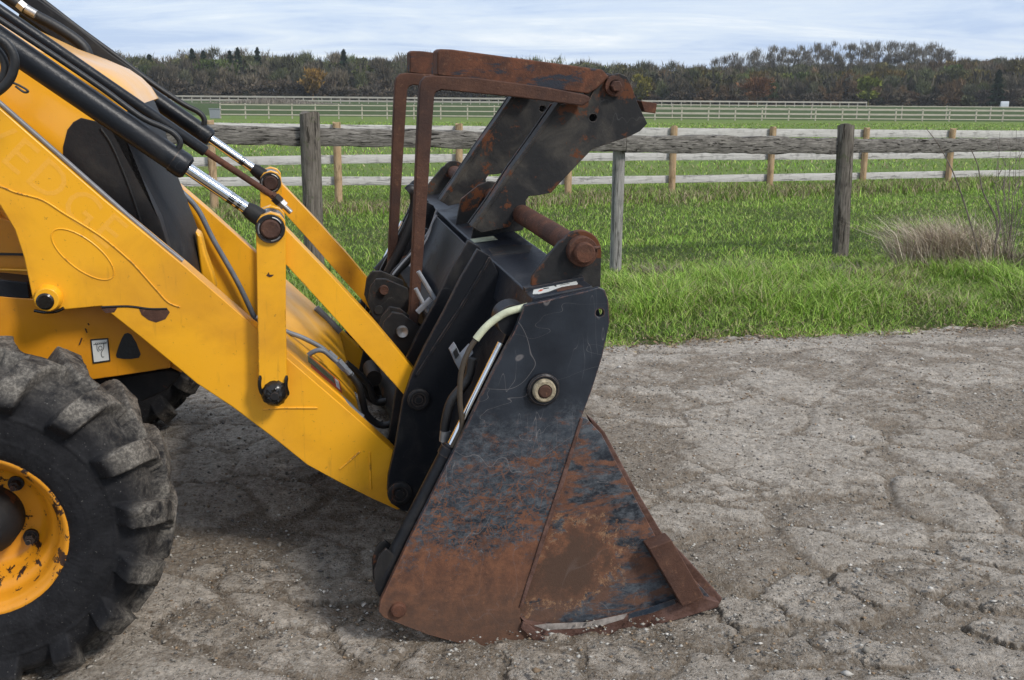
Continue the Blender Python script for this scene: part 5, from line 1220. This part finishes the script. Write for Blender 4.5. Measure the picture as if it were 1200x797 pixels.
# outline flange seen edge-on
edge_ = PP([(574, 302), (566, 316), (540, 360), (512, 402), (488, 440)], YN - 0.075)
MB().prism(sheet(edge_, 0.010), YN - 0.078, YN - 0.02).build('stiffener', BLK, bucket, bevel=0.002)
MB().prism(sheet(PP([(555, 292), (545, 318), (520, 358), (494, 400), (474, 436)], YN + 0.12), 0.010), YN + 0.118, YN + 0.18).build('stiffener', BLK, bucket, bevel=0.002)
tq_ = P(476, 520, YN); MB().tube([(tq_.x + 0.03, YN + 0.1, tq_.z), (tq_.x + 0.03, YF - 0.1, tq_.z)], 0.055, 20).build('torque_tube', BLKD, bucket)
MB().prism(PP([(500, 372), (520, 360), (548, 420), (530, 500), (500, 560), (490, 540), (505, 470), (508, 410)], YN + 0.12), YN + 0.12, YF - 0.2).build('hitch_plate', BLKD, bucket, bevel=0.004)
# inclined blue-grey plate on the back of the shell
sp3 = PP([(526, 285), (552, 312), (522, 356), (500, 330)], 1.0)
MB().prism(sheet(PP([(540, 280), (528, 310), (510, 345), (500, 372)], 1.0), 0.01), 0.75, 1.6).build('back_plate', TOPB, bucket, bevel=0.002)
# --- fork brackets and bolts
fb1 = [(446, 392), (450, 378), (460, 366), (472, 368), (498, 388), (500, 398), (488, 424), (470, 418), (452, 402)]
b1 = MB().prism(PP(fb1, 0.72), 0.72, 0.738).build('fork_bracket', BLKD, bucket, bevel=0.003); MB().prism(PP(fb1, 0.72), 0.80, 0.818).build('fork_bracket', BLKD, bucket, bevel=0.003)
c = P(472, 390, 0.70); MB().lathe([(0.71, 0.0), (0.705, 0.018), (0.712, 0.021), (0.74, 0.021)], (c.x, 0, c.z), 20).build('bolt', STEEL, b1)
fb2 = [(431, 356), (434, 336), (441, 327), (452, 327), (478, 338), (480, 350), (478, 364), (465, 392), (450, 386), (437, 372)]
b2 = MB().prism(PP(fb2, 1.05), 1.05, 1.068).build('fork_bracket', BLKD, bucket, bevel=0.003); MB().prism(PP(fb2, 1.05), 1.20, 1.218).build('fork_bracket', BLKD, bucket, bevel=0.003)
c = P(450, 340, 1.04); MB().lathe([(1.035, 0.0), (1.032, 0.016), (1.05, 0.018)], (c.x, 0, c.z), 16).build('bolt', RUSTD, b2); c = P(444, 364, 1.04); MB().lathe([(1.046, 0.0), (1.046, 0.016), (1.05, 0.018)], (c.x, 0, c.z), 16).build('bolt_hole_shade', INK_SHADE, b2)  # last disc is solid, its black stands for the shade in a hole
# white pipes, brackets
b = MB(); b.tube([P(490, 318, 0.70), P(519, 366, 0.70)], 0.0075, 10); b.tube([P(487, 338, 0.70), P(509, 380, 0.70)], 0.007, 10); b.tube([P(489, 366, 0.69), P(505, 350, 0.69)], 0.010, 4); b.build('pale_pipes', PALE, bucket)
b = MB(); b.prism(PP([(528, 412), (534, 404), (541, 418), (552, 406), (555, 414), (545, 425), (540, 437), (535, 428)], 0.26), 0.26, 0.30); b.build('pale_bracket', PALE, bucket, bevel=0.002)
MB().prism(PP([(531, 413), (535, 408), (538, 416), (534, 421)], 0.255), 0.255, 0.262).build('bracket_hole_shade', INK_SHADE, bucket)  # flat black piece in front of the bracket, painted for its hole's shade
# hoses round the clam ram
hz_ = [(530, 524), (541, 500), (539, 470), (540, 440), (546, 418), (556, 400), (572, 381), (592, 367), (612, 361), (622, 358)]
hpth = curve([P(x, y, 0.03) for x, y in hz_], 8); MB().tube(hpth, 0.0075, 12).build('hydraulic_hose', m_plain('brown_hose', (0.06, 0.045, 0.03), 0.6, 0, 0.4), bucket)
MB().tube(hpth[41:70], 0.0105, 12).build('hose_sleeve', CREAM, bucket)
MB().tube(curve([P(x, y, 0.12) for x, y in [(553, 420), (548, 445), (530, 468), (523, 490), (521, 512), (525, 525)]], 7), 0.014, 12).build('hydraulic_hose', RUB, bucket)
MB().tube([P(522, 505, 0.115), P(521, 517, 0.115)], 0.016, 12).build('hose_ferrule', STEEL, bucket)
c = P(596, 366, 0.1); MB().lathe([(0.04, 0.0), (0.04, 0.045), (0.10, 0.050), (0.10, 0)], (c.x, 0, c.z - 0.01), 28).build('ram_pivot', BLK, bucket)
MB().tube(curve([P(x, y, 1.5) for x, y in [(478, 225), (482, 222), (486, 228), (486, 245), (480, 265), (470, 290), (455, 320)]], 6), 0.022, 12).build('hydraulic_hose', RUB, bucket)
MB().tube(curve([P(x, y, 1.9) for x, y in [(482, 222), (488, 216), (492, 222), (486, 250), (472, 280), (458, 300), (442, 318)]], 6), 0.022, 12).build('hydraulic_hose', RUB, bucket)
MB().tube(curve([P(x, y, 1.3) for x, y in [(500, 268), (488, 290), (478, 305), (462, 322), (452, 345)]], 6), 0.016, 12).build('hydraulic_hose', RUB, bucket)
for pts, yy in (([(512, 245), (500, 275), (470, 310), (460, 322)], 1.25), ([(512, 252), (506, 262), (500, 280), (480, 312)], 1.2)):
    MB().tube(curve([P(x, y, yy) for x, y in pts], 6), 0.004, 8).build('cable', PALE, bucket)
# more dark pipework low between the arms
MB().tube(curve([P(x, y, 1.1) for x, y in [(420, 440), (432, 462), (446, 470), (462, 462), (470, 440)]], 6), 0.02, 12).build('hydraulic_hose', RUB, bucket)
MB().lathe([(1.05, 0), (1.05, 0.03), (1.2, 0.03), (1.2, 0)], (P(440, 448, 1.0).x, 0, P(440, 448, 1.0).z), 24).build('swivel', BLKD, bucket)

# --- pallet forks folded over the bucket
HG = [(554, 267), (575, 238), (600, 200), (630, 158), (654, 123), (668, 121), (690, 119), (697, 103), (704, 93), (713, 88), (726, 86), (735, 90), (741, 103), (747, 120), (753, 133), (759, 145), (750, 154), (738, 160), (694, 175), (674, 196), (655, 216), (646, 226), (632, 229), (620, 230), (616, 236), (617, 247), (602, 258), (597, 266), (564, 273)]
def fork(dy):
    y0 = 0.85 + dy; hg = PP(HG, 0.85); hc = P(695, 138, 0.85)
    fk = MB().prism(hg, y0, y0 + 0.018, (hc.x, hc.z, 0.0135)).build('pallet_fork', HANG, LD, bevel=0.003)
    fpts = PP([(554, 267), (575, 238), (600, 200), (630, 158), (656, 121)], 0.85)
    MB().prism(sheet([(x, z) for x, z in fpts], 0.014), y0 - 0.004, y0 + 0.055).build('shank_flange', HANG, fk, bevel=0.003)
    MB().prism([(x + 0.0, z) for x, z in hg], y0 + 0.10, y0 + 0.115, (hc.x, hc.z, 0.0135)).build('inner_plate', HANG, fk, bevel=0.003)
    bm_ = PP([(512.5, 60), (517, 57.5), (530, 58), (706, 81.5), (714, 90), (700, 104), (690, 110), (512.5, 88.5)], 0.83)
    bb = MB().prism(bm_, y0 - 0.02, y0 + 0.085).build('fork_blade', RUSTP, fk, bevel=0.006)
    c = P(722, 101, 0.82); MB().lathe([(-0.002, 0.036), (-0.020, 0.035), (-0.022, 0.022)], (c.x, y0, c.z), 28).build('pivot_ring', RUST, fk)
    MB().lathe([(-0.018, 0.021), (-0.036, 0.021), (-0.040, 0.017), (-0.040, 0)], (c.x, y0, c.z), 6).build('pivot_bolt', RUST, fk, bevel=.001)
    MB().tube([(c.x, y0, c.z), (c.x, y0 + 0.12, c.z)], 0.02, 16).build('pivot_pin', RUST, fk)
    TN = [(480, 376), (483, 310), (486, 240), (489.5, 150), (492, 103), (494, 95), (499, 90), (508, 88.5), (560, 91.5), (640, 102), (686, 111), (692, 114), (691, 119), (683, 124), (600, 113.5), (517, 105.5), (511, 108), (509, 113), (503, 200), (497, 290), (490, 382)]
    MB().prism(PP(TN, 0.78), y0 - 0.07, y0 - 0.022).build('keeper_bar', RUSTD, fk, bevel=0.005)
    if dy == 0: MB().prism(PP([(748, 118), (767, 120.5), (765, 132.5), (752, 131)], 0.93), 0.90, 0.96).build('stop_block', RUST, fk, bevel=0.003)
    return fk
fork(0); fork(0.72)
